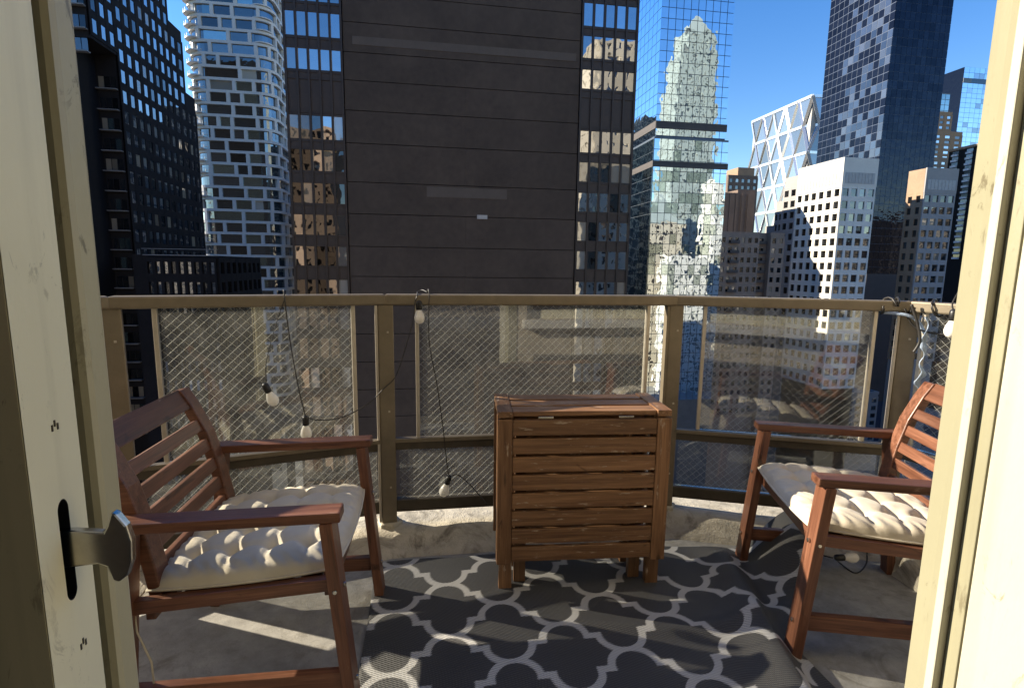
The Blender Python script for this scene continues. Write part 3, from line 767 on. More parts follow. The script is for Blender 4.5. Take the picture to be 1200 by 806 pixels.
mirror_building('brick_tower_behind', 'brick apartment tower mirrored in the darker brown tower windows', vm(300, V), vm(395, V), -30, 20, hz(340, 150, V), 'brick_tan', 7, 30, (), .42, .5)

# ================================================================== HOME BUILDING, BALCONY
VF = .54
T = thing('apartment_building', 'beige brick apartment house whose wall carries the balcony and its door', 'building', (0, VF, GZ))
hz0 = -GZ
wl = MB()
wl.box(-14, 16, -12, 0, 0, hz0-.32).box(-14, 16, -12, 0, hz0+2.72, hz0+48)
wl.box(-14, -1.32, -.24, 0, hz0-.32, hz0+2.72).box(.665, .78, -.24, 0, hz0-.32, hz0+2.72).box(1.9, 16, -.24, 0, hz0-.32, hz0+2.72)
wl.box(.78, 1.9, -.24, 0, hz0-.32, hz0+.82).box(.78, 1.9, -.24, 0, hz0+2.25, hz0+2.72).box(-1.32, .665, -.24, 0, hz0+2.36, hz0+2.72)
wl.build('wall', 'home_brick', T)
st = MB(); fr = MB()
for j in range(-20, 14):
    if j in (0,): continue
    for i in range(9):
        x = -12.5+i*3.2
        st.box(x, x+1.7, .002, .03, hz0+j*2.95+.85, hz0+j*2.95+2.3); fr.box(x-.1, x+1.8, .0, .09, hz0+j*2.95+.73, hz0+j*2.95+.83)
st.build('windows', 'glass_dark', T, kind='stuff'); fr.build('sills', 'stone_pale', T, kind='stuff')
wn = MB().box(.80, 1.88, -.16, -.13, hz0+.84, hz0+2.23).build('window', 'room_glass', T)
MB().box(.78, .84, -.18, -.06, hz0+.82, hz0+2.25).box(1.84, 1.9, -.18, -.06, hz0+.82, hz0+2.25).box(.84, 1.84, -.18, -.06, hz0+.82, hz0+.89).box(.84, 1.84, -.18, -.06, hz0+1.5, hz0+1.55).build('frame', 'cream_paint_lightened', wn)
MB().box(.74, 1.94, -.05, .09, hz0+.755, hz0+.815).build('sill', 'stone_pale', T, bevel=.006)
ac = MB().box(.84, 1.72, -.02, .10, hz0+.2, hz0+.53).build('air_conditioner_sleeve', 'grille_dark', T, bevel=.008)
for k in range(9): MB().box(.88, 1.68, .10, .112, hz0+.225+k*.032, hz0+.243+k*.032).build('slat', 'rail_dark', ac)
# fixed glazed panel left of the opening
fx = MB().box(-1.26, -.36, -.15, -.135, hz0+.08, hz0+2.3).build('fixed_door_glass', 'room_glass', T)
MB().box(-1.32, -1.24, -.2, -.04, hz0, hz0+2.36).box(-1.24, -.34, -.2, -.04, hz0, hz0+.1).box(-1.24, -.34, -.2, -.04, hz0+2.26, hz0+2.36).build('frame', 'beige_paint', fx)
fl = MB().box(-6, 6, -6, .40, -.30, -.01).build('room_floor', 'brick_brown'); fl['kind'] = 'structure'

# ---- balcony plan: guard rail corner points (u, v)
def gp(px, d):  # keep
    return None
A = Vector((-.174, 2.339)); B = Vector((1.158, 2.334)); C = Vector((2.069, 1.981)); D = Vector((-1.123, 2.110))
E = Vector((2.30, 1.28)); E2 = Vector((2.34, VF)); F = Vector((-1.80, 1.62)); F2 = Vector((-2.05, VF))
LINE = [F2, F, D, A, B, C, E, E2]
def offset(line, d):
    out = []
    for i, p in enumerate(line):
        ns = []
        for a, b_ in ((i-1, i), (i, i+1)):
            if a >= 0 and b_ < len(line):
                t_ = (line[b_]-line[a]).normalized(); ns.append(Vector((t_.y, -t_.x)))
        nn = sum(ns, Vector((0, 0))).normalized(); k = 1/max(.5, nn.dot(ns[0])); out.append(p+nn*d*k)
    return out
outer = offset(LINE, -.16)
poly = [tuple(p) for p in outer]
slab = MB().prism(poly[::-1], -.22, 0).build('balcony_floor', 'floor_concrete'); slab['kind'] = 'structure'
# curb: rounded upstand below the rail, finely cut so it can be uneven
def dense(line, n=26):
    out = []
    for a, b_ in zip(line[:-1], line[1:]):
        for k in range(n): out.append(a+(b_-a)*(k/n))
    return out+[line[-1]]
prof = [(-.155, -.20), (-.155, .055), (-.13, .064), (.015, .066), (.05, .063), (.075, .057), (.10, .046), (.125, .030), (.15, .018), (.185, .006), (.20, -.02)]
rings = []
for d, z in prof:
    off = dense(offset(LINE, d)); rr = []
    for p in off:
        nz = noise.noise(Vector((p.x*3.1, p.y*3.1, 1.3)))*.016+noise.noise(Vector((p.x*14, p.y*14, z*9)))*.004
        k = 1 if d > -.12 else 0
        rr.append((p.x, p.y-.6*nz*k*(d > .03), z+(nz*.55*k if z > .01 else 0)))
    rings.append(rr)
mb = MB(); n = len(rings[0])
for rr in rings: mb.v += rr
for i in range(len(prof)-1):
    for j in range(n-1): mb.f.append((i*n+j, i*n+j+1, (i+1)*n+j+1, (i+1)*n+j))
mb.f = [f[::-1] for f in mb.f]
cb = mb.build('curb', 'curb_concrete', smooth=True); cb['kind'] = 'structure'
# raised concrete drain surround in the right corner of the curb
dr = MB(); N1, N2 = 30, 30
cx_, cy_ = 2.02, 1.68
for i in range(N1+1):
    for j in range(N2+1):
        x = -.2+.4*i/N1; y = -.19+.36*j/N2; x *= .7; y *= .75
        e = max(0, 1-max(abs(x)/.14, abs(y+.0075)/.135)**6); bowl = math.exp(-((x+.04)/.055)**2-((y+.06)/.07)**2)
        dr.v.append((cx_+x, cy_+y, -.012+.115*e**.5*(1-.9*bowl)))
for i in range(N1):
    for j in range(N2): dr.f.append((i*(N2+1)+j, (i+1)*(N2+1)+j, (i+1)*(N2+1)+j+1, i*(N2+1)+j+1))
dro = dr.build('drain_surround', 'curb_concrete', smooth=True); tag(dro, 'rounded concrete drain surround on the floor under the slatted chair by the side rail', 'drain')

# ---- guard rail
T = thing('balcony_railing', 'bronze metal balcony railing with wired glass panels and pale panel edges', 'railing', (.5, 2.3, .09))
off0 = Vector((.5, 2.3, .09))
ZT0, ZT1, ZM0, ZM1, ZB0, ZB1 = 1.066, 1.112, .419, .468, .127, .184
def seg_mat(p, q):
    t_ = (q-p).normalized(); return Matrix(((t_.x, -t_.y, 0, p.x), (t_.y, t_.x, 0, p.y), (0, 0, 1, 0), (0, 0, 0, 1)))
def lbox(mat, name, x0, x1, y0, y1, z0, z1, mtl, bev=.004, parent=None):
    mm = Matrix.Translation(-off0) @ mat
    return MB().box(x0, x1, y0, y1, z0, z1, mm).build(name, mtl, parent or T, bevel=bev)
bays = list(zip(LINE[:-1], LINE[1:]))
for bi, (p, q) in enumerate(bays):
    mm = seg_mat(p, q); L = (q-p).length
    lbox(mm, 'top_rail', .002, L-.002, -.034, .034, ZT0, ZT1, 'bronze_alu', .007)
    lbox(mm, 'middle_rail', .034, L-.034, -.022, .022, ZM0, ZM1, 'rail_dark')
    lbox(mm, 'middle_rail_lip', .034, L-.034, -.032, -.0225, ZM1-.012, ZM1+.006, 'bronze_alu', .002)
    lbox(mm, 'bottom_rail', .034, L-.034, -.022, .022, ZB0, ZB1, 'rail_dark')
    gap = .135 if L > .9 else .06
    x0, x1 = gap, L-gap
    for nm, z0, z1, a, b_ in (('glass_pane', ZM1+.007, ZT0-.001, x0, x1), ('lower_glass_pane', ZB1+.001, ZM0-.001, .05, L-.05)):
        if bi < 2 and nm[0] == 'l':  # solid panels added in the unseen left bays to shade the floor
            lbox(mm, 'shade_panel', .10, L-.12, -.004, .004, z0, z1, 'rail_dark', 0); continue
        gp_ = lbox(mm, nm, a, b_, -.004, .004, z0, z1, 'guard_glass', 0)
        # wires of the glass: two sets of diagonals, clipped to the pane
        wm = MB(); H = z1-z0; Wd = b_-a; stp = .036; sl_ = .95
        for sgn in (1, -1):
            kx_ = -H/sl_ if sgn > 0 else 0
            while kx_ < (Wd if sgn > 0 else Wd+H/sl_):
                # line x = kx + sgn*h/sl
                pts = []
                if sgn > 0: h0, h1 = max(0, -kx_*sl_), min(H, (Wd-kx_)*sl_)
                else: h0, h1 = max(0, (kx_-Wd)*sl_), min(H, kx_*sl_)
                if h1-h0 > .01:
                    P = [Matrix.Translation(-off0) @ mm @ Vector((a+kx_+sgn*h/sl_, -.0055 if sgn > 0 else -.0050, z0+h)) for h in (h0, h1)]
                    wm.tube(P, .00042 if sgn > 0 else .00034, 3)
                kx_ += stp
        wm.build('wire_mesh', 'wire', gp_, kind='stuff')
    for x in (x0, x1): lbox(mm, 'panel_edge', x-.008, x+.008, -.014, .012, ZM1+.0065, ZT0-.0005, 'alu_edge', .002)
for i, p in enumerate(LINE):
    d_ = (LINE[min(i+1, len(LINE)-1)]-LINE[max(i-1, 0)]).normalized()
    mm = seg_mat(p, p+d_)
    po = lbox(mm, 'post', -.033, .033, -.030, .030, .03, ZT0+.002, 'bronze_alu', .004)
    lbox(mm, 'post_flange', -.045, -.0335, -.036, .02, .09, ZT0-.001, 'alu_edge' if i in (3, 5) else 'bronze_alu', .002, T)
    ft = MB().prism([(.062*math.cos(R(a))*(1+.25*math.sin(a*3.1)), .05*math.sin(R(a))*(1+.2*math.cos(a*1.7))) for a in range(0, 360, 24)], .03, .082, Matrix.Translation(Vector((p.x, p.y, 0))-off0))
    ft.build('post_footing', 'curb_concrete', T, bevel=.01)
    for k in range(3):
        for s_ in (.25+.35*k,):
            lbox(mm, 'rivet', .004, .012, -.034, -.029, s_-.004, s_+.004, 'alu_edge', 0, T)

# ================================================================== DOOR
T = thing('door_frame', 'cream and beige painted metal door frame with worn grooves on the strike side', 'door frame', (.6, .5, 0))
o0 = Vector((.6, .5, 0))
def vprism(pts, z0, z1, name, mat, parent, off, bev=.002):
    return MB().prism([(x-off.x, y-off.y) for x, y in pts], z0, z1).build(name, mat, parent, bevel=bev)
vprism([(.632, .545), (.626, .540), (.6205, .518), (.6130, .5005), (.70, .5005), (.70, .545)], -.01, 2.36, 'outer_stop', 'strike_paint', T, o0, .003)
vprism([(.6065, .5000), (.6060, .4890), (.70, .4890), (.70, .5000)], -.01, 2.36, 'ridge', 'cream_paint_sunlit', T, o0, .0015)
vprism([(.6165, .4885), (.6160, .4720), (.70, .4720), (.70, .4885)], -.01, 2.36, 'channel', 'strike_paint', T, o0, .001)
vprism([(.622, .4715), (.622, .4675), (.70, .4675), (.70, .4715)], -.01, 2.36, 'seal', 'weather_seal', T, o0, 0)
vprism([(.6115, .4670), (.6095, .36), (.606, .20), (.70, .20), (.70, .4670)], -.01, 2.36, 'jamb', 'cream_paint_sunlit', T, o0, .002)
MB().box(-1.9, .10, -.30, .04, 2.3601, 2.42).build('head', 'strike_paint', T)
MB().box(-1.9, .01, -.10, .05, -.012, .012).build('threshold', 'bronze_alu', T, bevel=.003)
T = thing('sliding_door', 'cream painted sliding door edge with steel hook latch in a dark slot', 'door', (-.30, .44, 0))
o0 = Vector((-.30, .44, 0))
def rel(x, y, z): return (x-o0.x, y-o0.y, z)
hk = on_x(96, 631, -.28); ZH = hk.z
# edge plate with a capsule slot cut through it (plane u = -.28)
y0, y1 = .4085, .4655; ysl, hw_, hh_ = .4385, .0062, .039
bm = bmesh.new()
outer_ = [bm.verts.new(rel(-.28, y, z)) for y, z in ((y0, .01), (y1, .01), (y1, 2.33), (y0, 2.33))]
inner_ = []
for k in range(24):
    a = 2*math.pi*k/24; yy = ysl+hw_*math.cos(a); zz_ = ZH+hw_*1.5*math.sin(a)+(hh_-hw_ if math.sin(a) >= 0 else -(hh_-hw_)); inner_.append(bm.verts.new(rel(-.28, yy, zz_)))
eg = [bm.edges.new((l[i], l[(i+1) % len(l)])) for l in (outer_, inner_) for i in range(len(l))]
bmesh.ops.triangle_fill(bm, edges=eg, use_beauty=True)
back = [bm.verts.new((v.co.x-.02, v.co.y, v.co.z)) for v in inner_]
for i in range(24): bm.faces.new((inner_[i], inner_[(i+1) % 24], back[(i+1) % 24], back[i])).material_index = 1
bmesh.ops.recalc_face_normals(bm, faces=bm.faces)
me = bpy.data.meshes.new('edge_plate'); bm.to_mesh(me); bm.free(); me.materials.append(M['cream_paint_lightened']); me.materials.append(M['black_plastic_and_shade'])  # slot walls coloured black: the recess's shade is in their colour
ep = bpy.data.objects.new('edge_plate', me); col.objects.link(ep); ep.parent = T
MB().box(-.075, -.0003, y0-o0.y-.0005, y1-o0.y+.0005, .01, ZH-hh_-.012).box(-.075, -.0003, y0-o0.y-.0005, y1-o0.y+.0005, ZH+hh_+.012, 2.33).box(-.075, -.019, ysl-o0.y-.0125, ysl-o0.y+.0125, ZH-hh_-.012, ZH+hh_+.012).box(-.075, -.0003, y0-o0.y-.0005, ysl-o0.y-.0127, ZH-hh_-.012, ZH+hh_+.012).box(-.075, -.0003, ysl-o0.y+.0127, y1-o0.y+.0005, ZH-hh_-.012, ZH+hh_+.012)\
   .build('stile', 'beige_paint', T)
bpy.context.view_layer.update()
T.children[-1].location.x = .0195
MB().box(.0, .0005+.0005, 0, .001, 0, .001)
MB().box(-.002, .0008, ysl-o0.y-.012, ysl-o0.y+.012, ZH-hh_-.004, ZH+hh_+.004).build('slot_back', 'black_plastic_and_shade', T)  # black backing stands in for the shade inside the slot
hookp = [(-.012, -.016), (.020, -.014), (.026, -.017), (.029, -.029), (.033, -.031), (.040, -.026), (.0445, -.013), (.0455, .004), (.043, .017), (.036, .028), (.0325, .029), (.029, .018), (.026, .0125), (.004, .0155), (-.012, .016)]
mm = Matrix(((1, 0, 0, .02), (0, 0, -1, ysl-o0.y+.004), (0, 1, 0, ZH), (0, 0, 0, 1)))
MB().prism(hookp, -.004, .004, mm).build('latch_hook', 'steel', T, bevel=.0016)
scs = MB()
for dy, dz in ((0, .10), (.004, -.085)):
    for k in range(3): scs.box(.0196, .0206, .0+dy+k*.003-.004, .0015+dy+k*.003-.004, ZH+dz+.003*(k % 2)-.003, ZH+dz+.003*(k % 2)+.002)
scs.build('screw_mark', 'weather_seal', T, kind='stuff')
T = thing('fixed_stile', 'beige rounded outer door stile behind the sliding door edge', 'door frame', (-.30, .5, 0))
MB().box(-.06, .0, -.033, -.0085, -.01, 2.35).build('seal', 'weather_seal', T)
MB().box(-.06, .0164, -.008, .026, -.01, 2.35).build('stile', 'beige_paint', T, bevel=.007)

# ================================================================== CHAIRS
def make_chair(label, loc, rz):
    T = thing('armchair', label, 'chair', loc, rz, 'slatted wooden armchairs')
    cw, LB = 'chair_wood', .285
    for s in (-1, 1):
        y = s*LB
        # front leg leans back to the arm; wide face to the front
        l = bar('leg', (.285, y, 0), (.232, y, .585), .068, .032, cw, T, (0, 1, 0))
        l2 = bar('leg', (-.30, y, 0), (-.245, y, .585), .052, .032, cw, T, (0, 1, 0))
        bar('armrest', (.268, y, .600), (-.285, y, .592), .062, .028, cw, T, (0, 1, 0), .005)
        bar('stretcher', (.255, y, .125), (-.275, y, .125), .026, .052, cw, T, (0, 1, 0))
        bar('side_rail', (.232, y-s*.008, .402), (-.255, y-s*.008, .368), .026, .036, cw, T, (0, 1, 0))
        sm_ = MB()
        for x, z in ((.2935, .125), (.2685, .400)):
            sm_ = MB().lathe([(.007, -.002), (.007, .003), (.004, .004)], 10, Matrix.Translation((x, y, z)) @ Matrix.Rotation(R(90), 4, 'Y'))
            sm_.build('screw', 'steel', T, smooth=False)
        for z in (.400,):
            MB().lathe([(.006, -.002), (.006, .003), (.004, .004)], 10, Matrix.Translation((.250, y+s*.034, z)) @ Matrix.Rotation(R(90*s*-1), 4, 'X')).build('screw', 'steel', T)
        # curved back post
        pts = [(-.205, .335), (-.222, .45), (-.243, .56), (-.272, .67), (-.315, .765), (-.345, .815)]
        vs, fs = [], []
        yi = s*.228
        for x, z in pts:
            for dx_, dy_ in ((.016, -.029), (.016, .029), (-.016, .029), (-.016, -.029)): vs.append((x+dx_, yi+dy_, z+dx_*.25))
        for i in range(len(pts)-1):
            for j in range(4): fs.append((i*4+j, i*4+(j+1) % 4, i*4+4+(j+1) % 4, i*4+4+j))
        fs += [(3, 2, 1, 0), tuple(len(vs)-4+j for j in range(4))]
        MB().add(vs, fs).build('back_post', cw, T, bevel=.004)
    def bx(z):
        for (x0, z0), (x1, z1) in zip(pts[:-1], pts[1:]):
            if z <= z1: return x0+(x1-x0)*(z-z0)/(z1-z0), Vector((x1-x0, 0, z1-z0)).normalized()
        return pts[-1][0], Vector((pts[-1][0]-pts[-2][0], 0, pts[-1][1]-pts[-2][1])).normalized()
    for z, hgt, nm in ((.785, .072, 'top_slat'), (.698, .040, 'slat'), (.632, .040, 'slat'), (.566, .040, 'slat'), (.500, .040, 'slat'), (.434, .040, 'slat')):
        x, tn = bx(z); side = tn
        bar(nm, (x, -.205, z), (x, .205, z), hgt, .018, cw, T, tuple(side))
    bar('front_rail', (.222, -.262, .388), (.222, .262, .388), .024, .066, cw, T, (1, 0, 0))
    bar('rear_rail', (-.225, -.262, .345), (-.225, .262, .345), .024, .055, cw, T, (1, 0, 0))
    for k in range(6): bar('seat_slat', (.175-.073*k, -.262, .401-.0052*k), (.175-.073*k, .262, .401-.0052*k), .052, .016, cw, T, (1, 0, 0))
    return T
def make_cushion(label, loc, rz, seed, sx=.252, sy=.272):
    T = thing('seat_cushion', label, 'cushion', loc, rz, 'tufted cream seat cushions'); T.rotation_euler = (0, R(-4.0), rz); N = 90; mb = MB()
    rnd = random.Random(seed); tf = [(-.156+.104*i+rnd.uniform(-.006, .006), -.165+.11*j+rnd.uniform(-.006, .006)) for i in range(4) for j in range(4)]
    def hgt(x, y):
        e = max(0, (1-abs(x/sx)**5)*(1-abs(y/sy)**5))**.42
        dip = 0
        for tx_, ty_ in tf:
            r2 = (x-tx_)**2+(y-ty_)**2; dip += .026*math.exp(-r2/.024**2)+.006*math.exp(-r2/.055**2)
        gx = abs(((x+.156)/.104) % 1); gx = min(gx, 1-gx)*.104; gy = abs(((y+.165)/.11) % 1); gy = min(gy, 1-gy)*.11
        cr_ = .010*math.exp(-(gx/.011)**2)+.010*math.exp(-(gy/.011)**2)
        wr = .0018*noise.noise(Vector((x*26+seed, y*26, 0)))+.004*noise.noise(Vector((x*8, y*8, seed)))
        ed = min(sx-abs(x), sy-abs(y))
        pl_ = .004*math.sin((x+y)*150+3*noise.noise(Vector((x*20, y*20, seed))))*math.exp(-(ed-.03)**2/.02**2)
        return e*(.057+wr+pl_-min(dip, .036)-cr_*.8), e
    cs = lambda x, y: (x*(1-.06*abs(y/sy)**2), y*(1-.06*abs(x/sx)**2))
    for i in range(N+1):
        for j in range(N+1):
            x, y = -sx+2*sx*i/N, -sy+2*sy*j/N; h, e = hgt(x, y); a, b_ = cs(x, y); mb.v.append((a, b_, .014+h))
    o = len(mb.v)
    for i in range(N+1):
        for j in range(N+1):
            x, y = -sx+2*sx*i/N, -sy+2*sy*j/N; h, e = hgt(x, y); a, b_ = cs(x, y); mb.v.append((a, b_, .014-e*.014))
    for i in range(N):
        for j in range(N):
            q = (i*(N+1)+j, (i+1)*(N+1)+j, (i+1)*(N+1)+j+1, i*(N+1)+j+1); mb.f.append(q); mb.f.append(tuple(k+o for k in q[::-1]))
    p = mb.build('pad', 'cushion_fabric', T, smooth=True)
    rim = [cs(-sx, -sy+2*sy*k/20) for k in range(20)]+[cs(-sx+2*sx*k/20, sy) for k in range(20)]+[cs(sx, sy-2*sy*k/20) for k in range(20)]+[cs(sx-2*sx*k/20, -sy) for k in range(20)]
    MB().tube([(x, y, .014) for x, y in rim], .0042, 6, True).build('piping', 'cushion_fabric', T, smooth=True)
    bt = MB().lathe([(.003, -.004), (.008, 0), (.006, .003), (.001, .004)], 8).mesh('tuft', 'cushion_fabric', True)
    for tx_, ty_ in tf:
        h, e = hgt(tx_, ty_); a, b_ = cs(tx_, ty_); inst('tuft', bt, T, Matrix.Translation((a, b_, .014+h)))
    for s in (-1, 1):
        MB().tube([(-sx+.01, s*(sy-.02), .014), (-sx-.012, s*(sy+.0), -.01), (-sx-.008, s*(sy+.012), -.08), (-sx+.012, s*(sy+.010), -.15+.02*s), (-sx+.01, s*(sy+.012), -.23)], .0025, 5).build('tie', 'cushion_fabric', T, smooth=True)
    return T
LCX, LCY, LCR = -.478, 1.640, R(-2)
make_chair('reddish brown slatted wooden armchair beside the sliding door edge', (LCX, LCY, .0), LCR)
make_cushion('cream tufted cushion on the armchair beside the sliding door, striped with slat shadows', (LCX+.005, LCY, .3985), LCR, 3)
f_ = on_z(866, 652, 0).xy; n_ = on_z(931, 773, 0).xy
dv = (f_-n_).normalized(); fac = Vector((-dv.y, dv.x)); rz = math.atan2(fac.y, fac.x)
mid = (f_+n_)/2-fac*.285
make_chair('sunlit orange brown slatted wooden armchair by the corner post wrapped in cables', (mid.x, mid.y, .0), rz)
make_cushion('cream tufted cushion on the sunlit armchair by the corner post', (mid.x+fac.x*.02, mid.y+fac.y*.02, .3995), rz, 8)

# ================================================================== FOLDED TABLE
tl, tr_ = Vector((.253, 1.848)), Vector((.903, 1.798))
td = (tr_-tl).normalized(); TR = math.atan2(td.y, td.x); tc = (tl+tr_)/2+Vector((-td.y, td.x))*.13
T = thing('folding_table', 'folded brown wooden drop leaf table with slatted leaf standing on the patterned rug', 'table', (tc.x, tc.y, .004), TR)
tw, W2 = 'table_wood', .325
lf = -.13                                      # plane of the front leaf
def leaf(y, sgn, nm):
    fr_ = bar(nm+'_stile', (-W2+.027, y, .118), (-W2+.027, y, .682), .054, .022, tw, T, (1, 0, 0))
    bar(nm+'_stile', (W2-.027, y, .118), (W2-.027, y, .682), .054, .022, tw, T, (1, 0, 0))
    for k in range(8):
        z = .650-k*.0705
        bar('slat', (-W2+.055, y+sgn*.001, z), (W2-.055, y+sgn*.001, z), .0585, .018, tw, T, (0, 0, 1))
leaf(lf, 1, 'leaf'); leaf(.13, -1, 'rear_leaf')
for y in (-.091, .0, .091): bar('top_slat', (-W2+.055, y, .700), (W2-.055, y, .700), .074, .018, tw, T, (0, 1, 0))
for s in (-1, 1):
    bar('top_end', (s*(W2-.027), -.137, .700), (s*(W2-.027), .137, .700), .054, .024, tw, T, (1, 0, 0))
    for y in (-.095, .095): bar('leg', (s*(W2-.035), y, 0), (s*(W2-.035), y, .69), .050, .034, tw, T, (1, 0, 0))
    for y in (-.055, .055): bar('gate_leg', (s*(W2-.095)-(.0), y, .002), (s*(W2-.095), y, .66), .046, .030, tw, T, (1, 0, 0))
    bar('side_rail', (s*(W2-.035), -.08, .14), (s*(W2-.035), .08, .14), .026, .05, tw, T, (1, 0, 0))
    bar('side_rail', (s*(W2-.035), -.08, .66), (s*(W2-.035), .08, .66), .026, .05, tw, T, (1, 0, 0))
    MB().box(s*.15-.028, s*.15+.028, -.142, -.1385, .6855, .693).build('hinge', 'steel', T, bevel=.001)
bar('long_rail', (-W2+.06, 0, .16), (W2-.06, 0, .16), .05, .024, tw, T, (0, 0, 1))
bar('long_rail', (-W2+.06, 0, .64), (W2-.06, 0, .64), .05, .024, tw, T, (0, 0, 1))

# ================================================================== RUG
r0, r1 = on_z(850, 652, .05).xy, on_z(946, 812, .05).xy
rt = (r0-r1).normalized(); rn = Vector((rt.y, -rt.x))
if rn.x < 0: rn = -rn
def ss(a, b_, x): x = max(0, min(1, (x-a)/(b_-a))); return x*x*(3-2*x)
def rz_(x, y):
    s = (Vector((x, y))-r1).dot(rn); al = (Vector((x, y))-r1).dot(rt)
    z = .005+.006*(noise.noise(Vector((x*4.2, y*5.5, 2)))+.6)*.8
    z += .010*math.exp(-((y-1.60-.06*math.sin(x*5))/.035)**2)*ss(.35, .75, x)
    env = ss(.80, .60, al)*1.0
    z += (.055*math.exp(-(s/.085)**2) if s < 0 else .055*math.exp(-(s/.04)**2))*(.45+.55*env)*ss(1.0, .85, al)
    if s > .03: z += (.175*ss(.05, .30, s)*ss(1.62, 2.0, y)+.010*ss(.05, .2, s))*(1-math.exp(-((Vector((x, y))-Vector((1.33, 2.06))).length/.07)**2))
    z += .02*ss(-.13, -.20, x)*ss(1.7, 2.05, y)*0
    return z
mb = MB(); NX, NY = 150, 150; uvs = []
ex = on_z(941, 780, 0).x
x0, y0, y1 = -.215, .80, 2.115
CF = Vector((1.326, 1.964))
def xr(y): return 1.19+max(0, y-1.37)*.62
for i in range(NX+1):
    for j in range(NY+1):
        y = y0+(y1-y0)*j/NY; t_ = i/NX; x = x0+(xr(y)-x0)*t_+.012*noise.noise(Vector((y*4, 3.3, 1)))*(1-t_)
        yy = y+.010*noise.noise(Vector((x*5, 1, 8)))*(j/NY)-.13*ss(.75, 1.6, x)*ss(1.4, 2.1, y)
        mb.v.append((x, yy, rz_(x, y))); uvs.append((x, y))
for i in range(NX):
    for j in range(NY): mb.f.append((i*(NY+1)+j, (i+1)*(NY+1)+j, (i+1)*(NY+1)+j+1, i*(NY+1)+j+1))
rug = mb.build('patterned_rug', 'rug_weave', smooth=True); ul = rug.data.uv_layers.new(name='UVMap')
for lp in rug.data.loops: ul.data[lp.index].uv = uvs[lp.vertex_index]
sd = rug.modifiers.new('solid', 'SOLIDIFY'); sd.thickness = .003; sd.offset = -1
tag(rug, 'charcoal woven outdoor rug with pale grey quatrefoil trellis and a curled corner', 'rug')

# ================================================================== STRING LIGHTS
def bez(pts, n=10):
    pts = [Vector(p) for p in pts]; out = []
    for i in range(len(pts)-1):
        p0, p1, p2, p3 = pts[max(i-1, 0)], pts[i], pts[i+1], pts[min(i+2, len(pts)-1)]
        for k in range(n):
            t_ = k/n; out.append(.5*((2*p1)+(p2-p0)*t_+(2*p0-5*p1+4*p2-p3)*t_*t_+(3*p1-p0-3*p2+p3)*t_**3))
    return out+[pts[-1]]
def bulb(T, p, dirv, off):
    """socket at p hanging along dirv"""
    q = Vector(dirv).normalized().to_track_quat('Z', 'Y').to_matrix().to_4x4(); q.translation = Vector(p)-off
    s_ = MB().lathe([(.004, -.012), (.011, -.008), (.0135, .0), (.0135, .026), (.011, .030)], 12, q).build('socket', 'black_plastic_and_shade', T, smooth=True)
    MB().lathe([(.010, .028), (.0125, .034), (.019, .048), (.0225, .062), (.0215, .074), (.016, .084), (.008, .089), (.001, .0905)], 16, q).build('bulb', 'bulb_glass', T, smooth=True)
def rail_at(px, dz=0, inset=.045):
    """point just inside the rail seen at pixel column px"""
    best = None
    d = ray(px, 345)
    for p, q in bays:
        t_ = q-p; den = d.x*t_.y-d.y*t_.x
        if abs(den) < 1e-6: continue
        s_ = (p.x*t_.y-p.y*t_.x)/den; u_ = ((d.x*s_-p.x)*t_.x+(d.y*s_-p.y)*t_.y)/t_.length_squared
        if s_ > 0 and -.01 <= u_ <= 1.01:
            n2 = Vector((t_.y, -t_.x)).normalized(); return Vector((d.x*s_, d.y*s_)), n2
def P(px, py, inset=.045):
    """pixel on the vertical sheet hanging just inside the rail"""
    r_, n2 = rail_at(px); r2 = r_+n2*inset; d = ray(px, py); k = (r2.dot(n2))/(d.x*n2.x+d.y*n2.y); return CAM+d*k
T = thing('string_lights', 'black cord of pale bulbs looped over the railing between its posts beside the table', 'string lights', (A.x, A.y-.05, 1.1), 0)
of = Vector((A.x, A.y-.05, 1.1))
def over(px):
    r_, n2 = rail_at(px)
    return [Vector((r_.x, r_.y, 1.118)) + Vector((n2.x, n2.y, 0))*k for k in (-.045, 0, .045)]
o1, o2 = over(333), over(489)
path1 = [o1[0]+Vector((0, 0, -.10)), o1[0], o1[1], o1[2], P(340, 400), P(350, 455), P(358, 488)]
MB().tube([p-of for p in bez(path1)], .0024, 6).build('cord', 'cord_black', T, smooth=True)
path2 = [P(358, 488), P(372, 492), P(400, 489), P(430, 474), P(450, 455), P(464, 440), P(476, 405), P(484, 375), P(486, 356), o2[2]+Vector((0, 0, -.01)), o2[1], o2[0], o2[0]+Vector((.02, 0, .01)), o2[1]+Vector((.04, 0, .004)), o2[2]+Vector((.05, 0, 0)), P(503, 400), P(512, 450), P(519, 500), P(524, 545), P(527, 557), P(536, 556), P(548, 565), P(560, 578), P(572, 592)]
MB().tube([p-of for p in bez(path2)], .0024, 6).build('cord', 'cord_black', T, smooth=True)
bulb(T, P(358, 490), (0, 0, -1), of); bulb(T, P(491, 355, .03), (.02, .0, -1), of); bulb(T, P(526, 560), (-.35, .0, -1), of)
path3 = [P(333, 352), P(322, 385), P(312, 425), P(312, 450)]
MB().tube([p-of for p in bez(path3)], .0016, 5).build('cord', 'cord_black', T, smooth=True)
bulb(T, P(311, 452), (.35, .1, -.9), of)

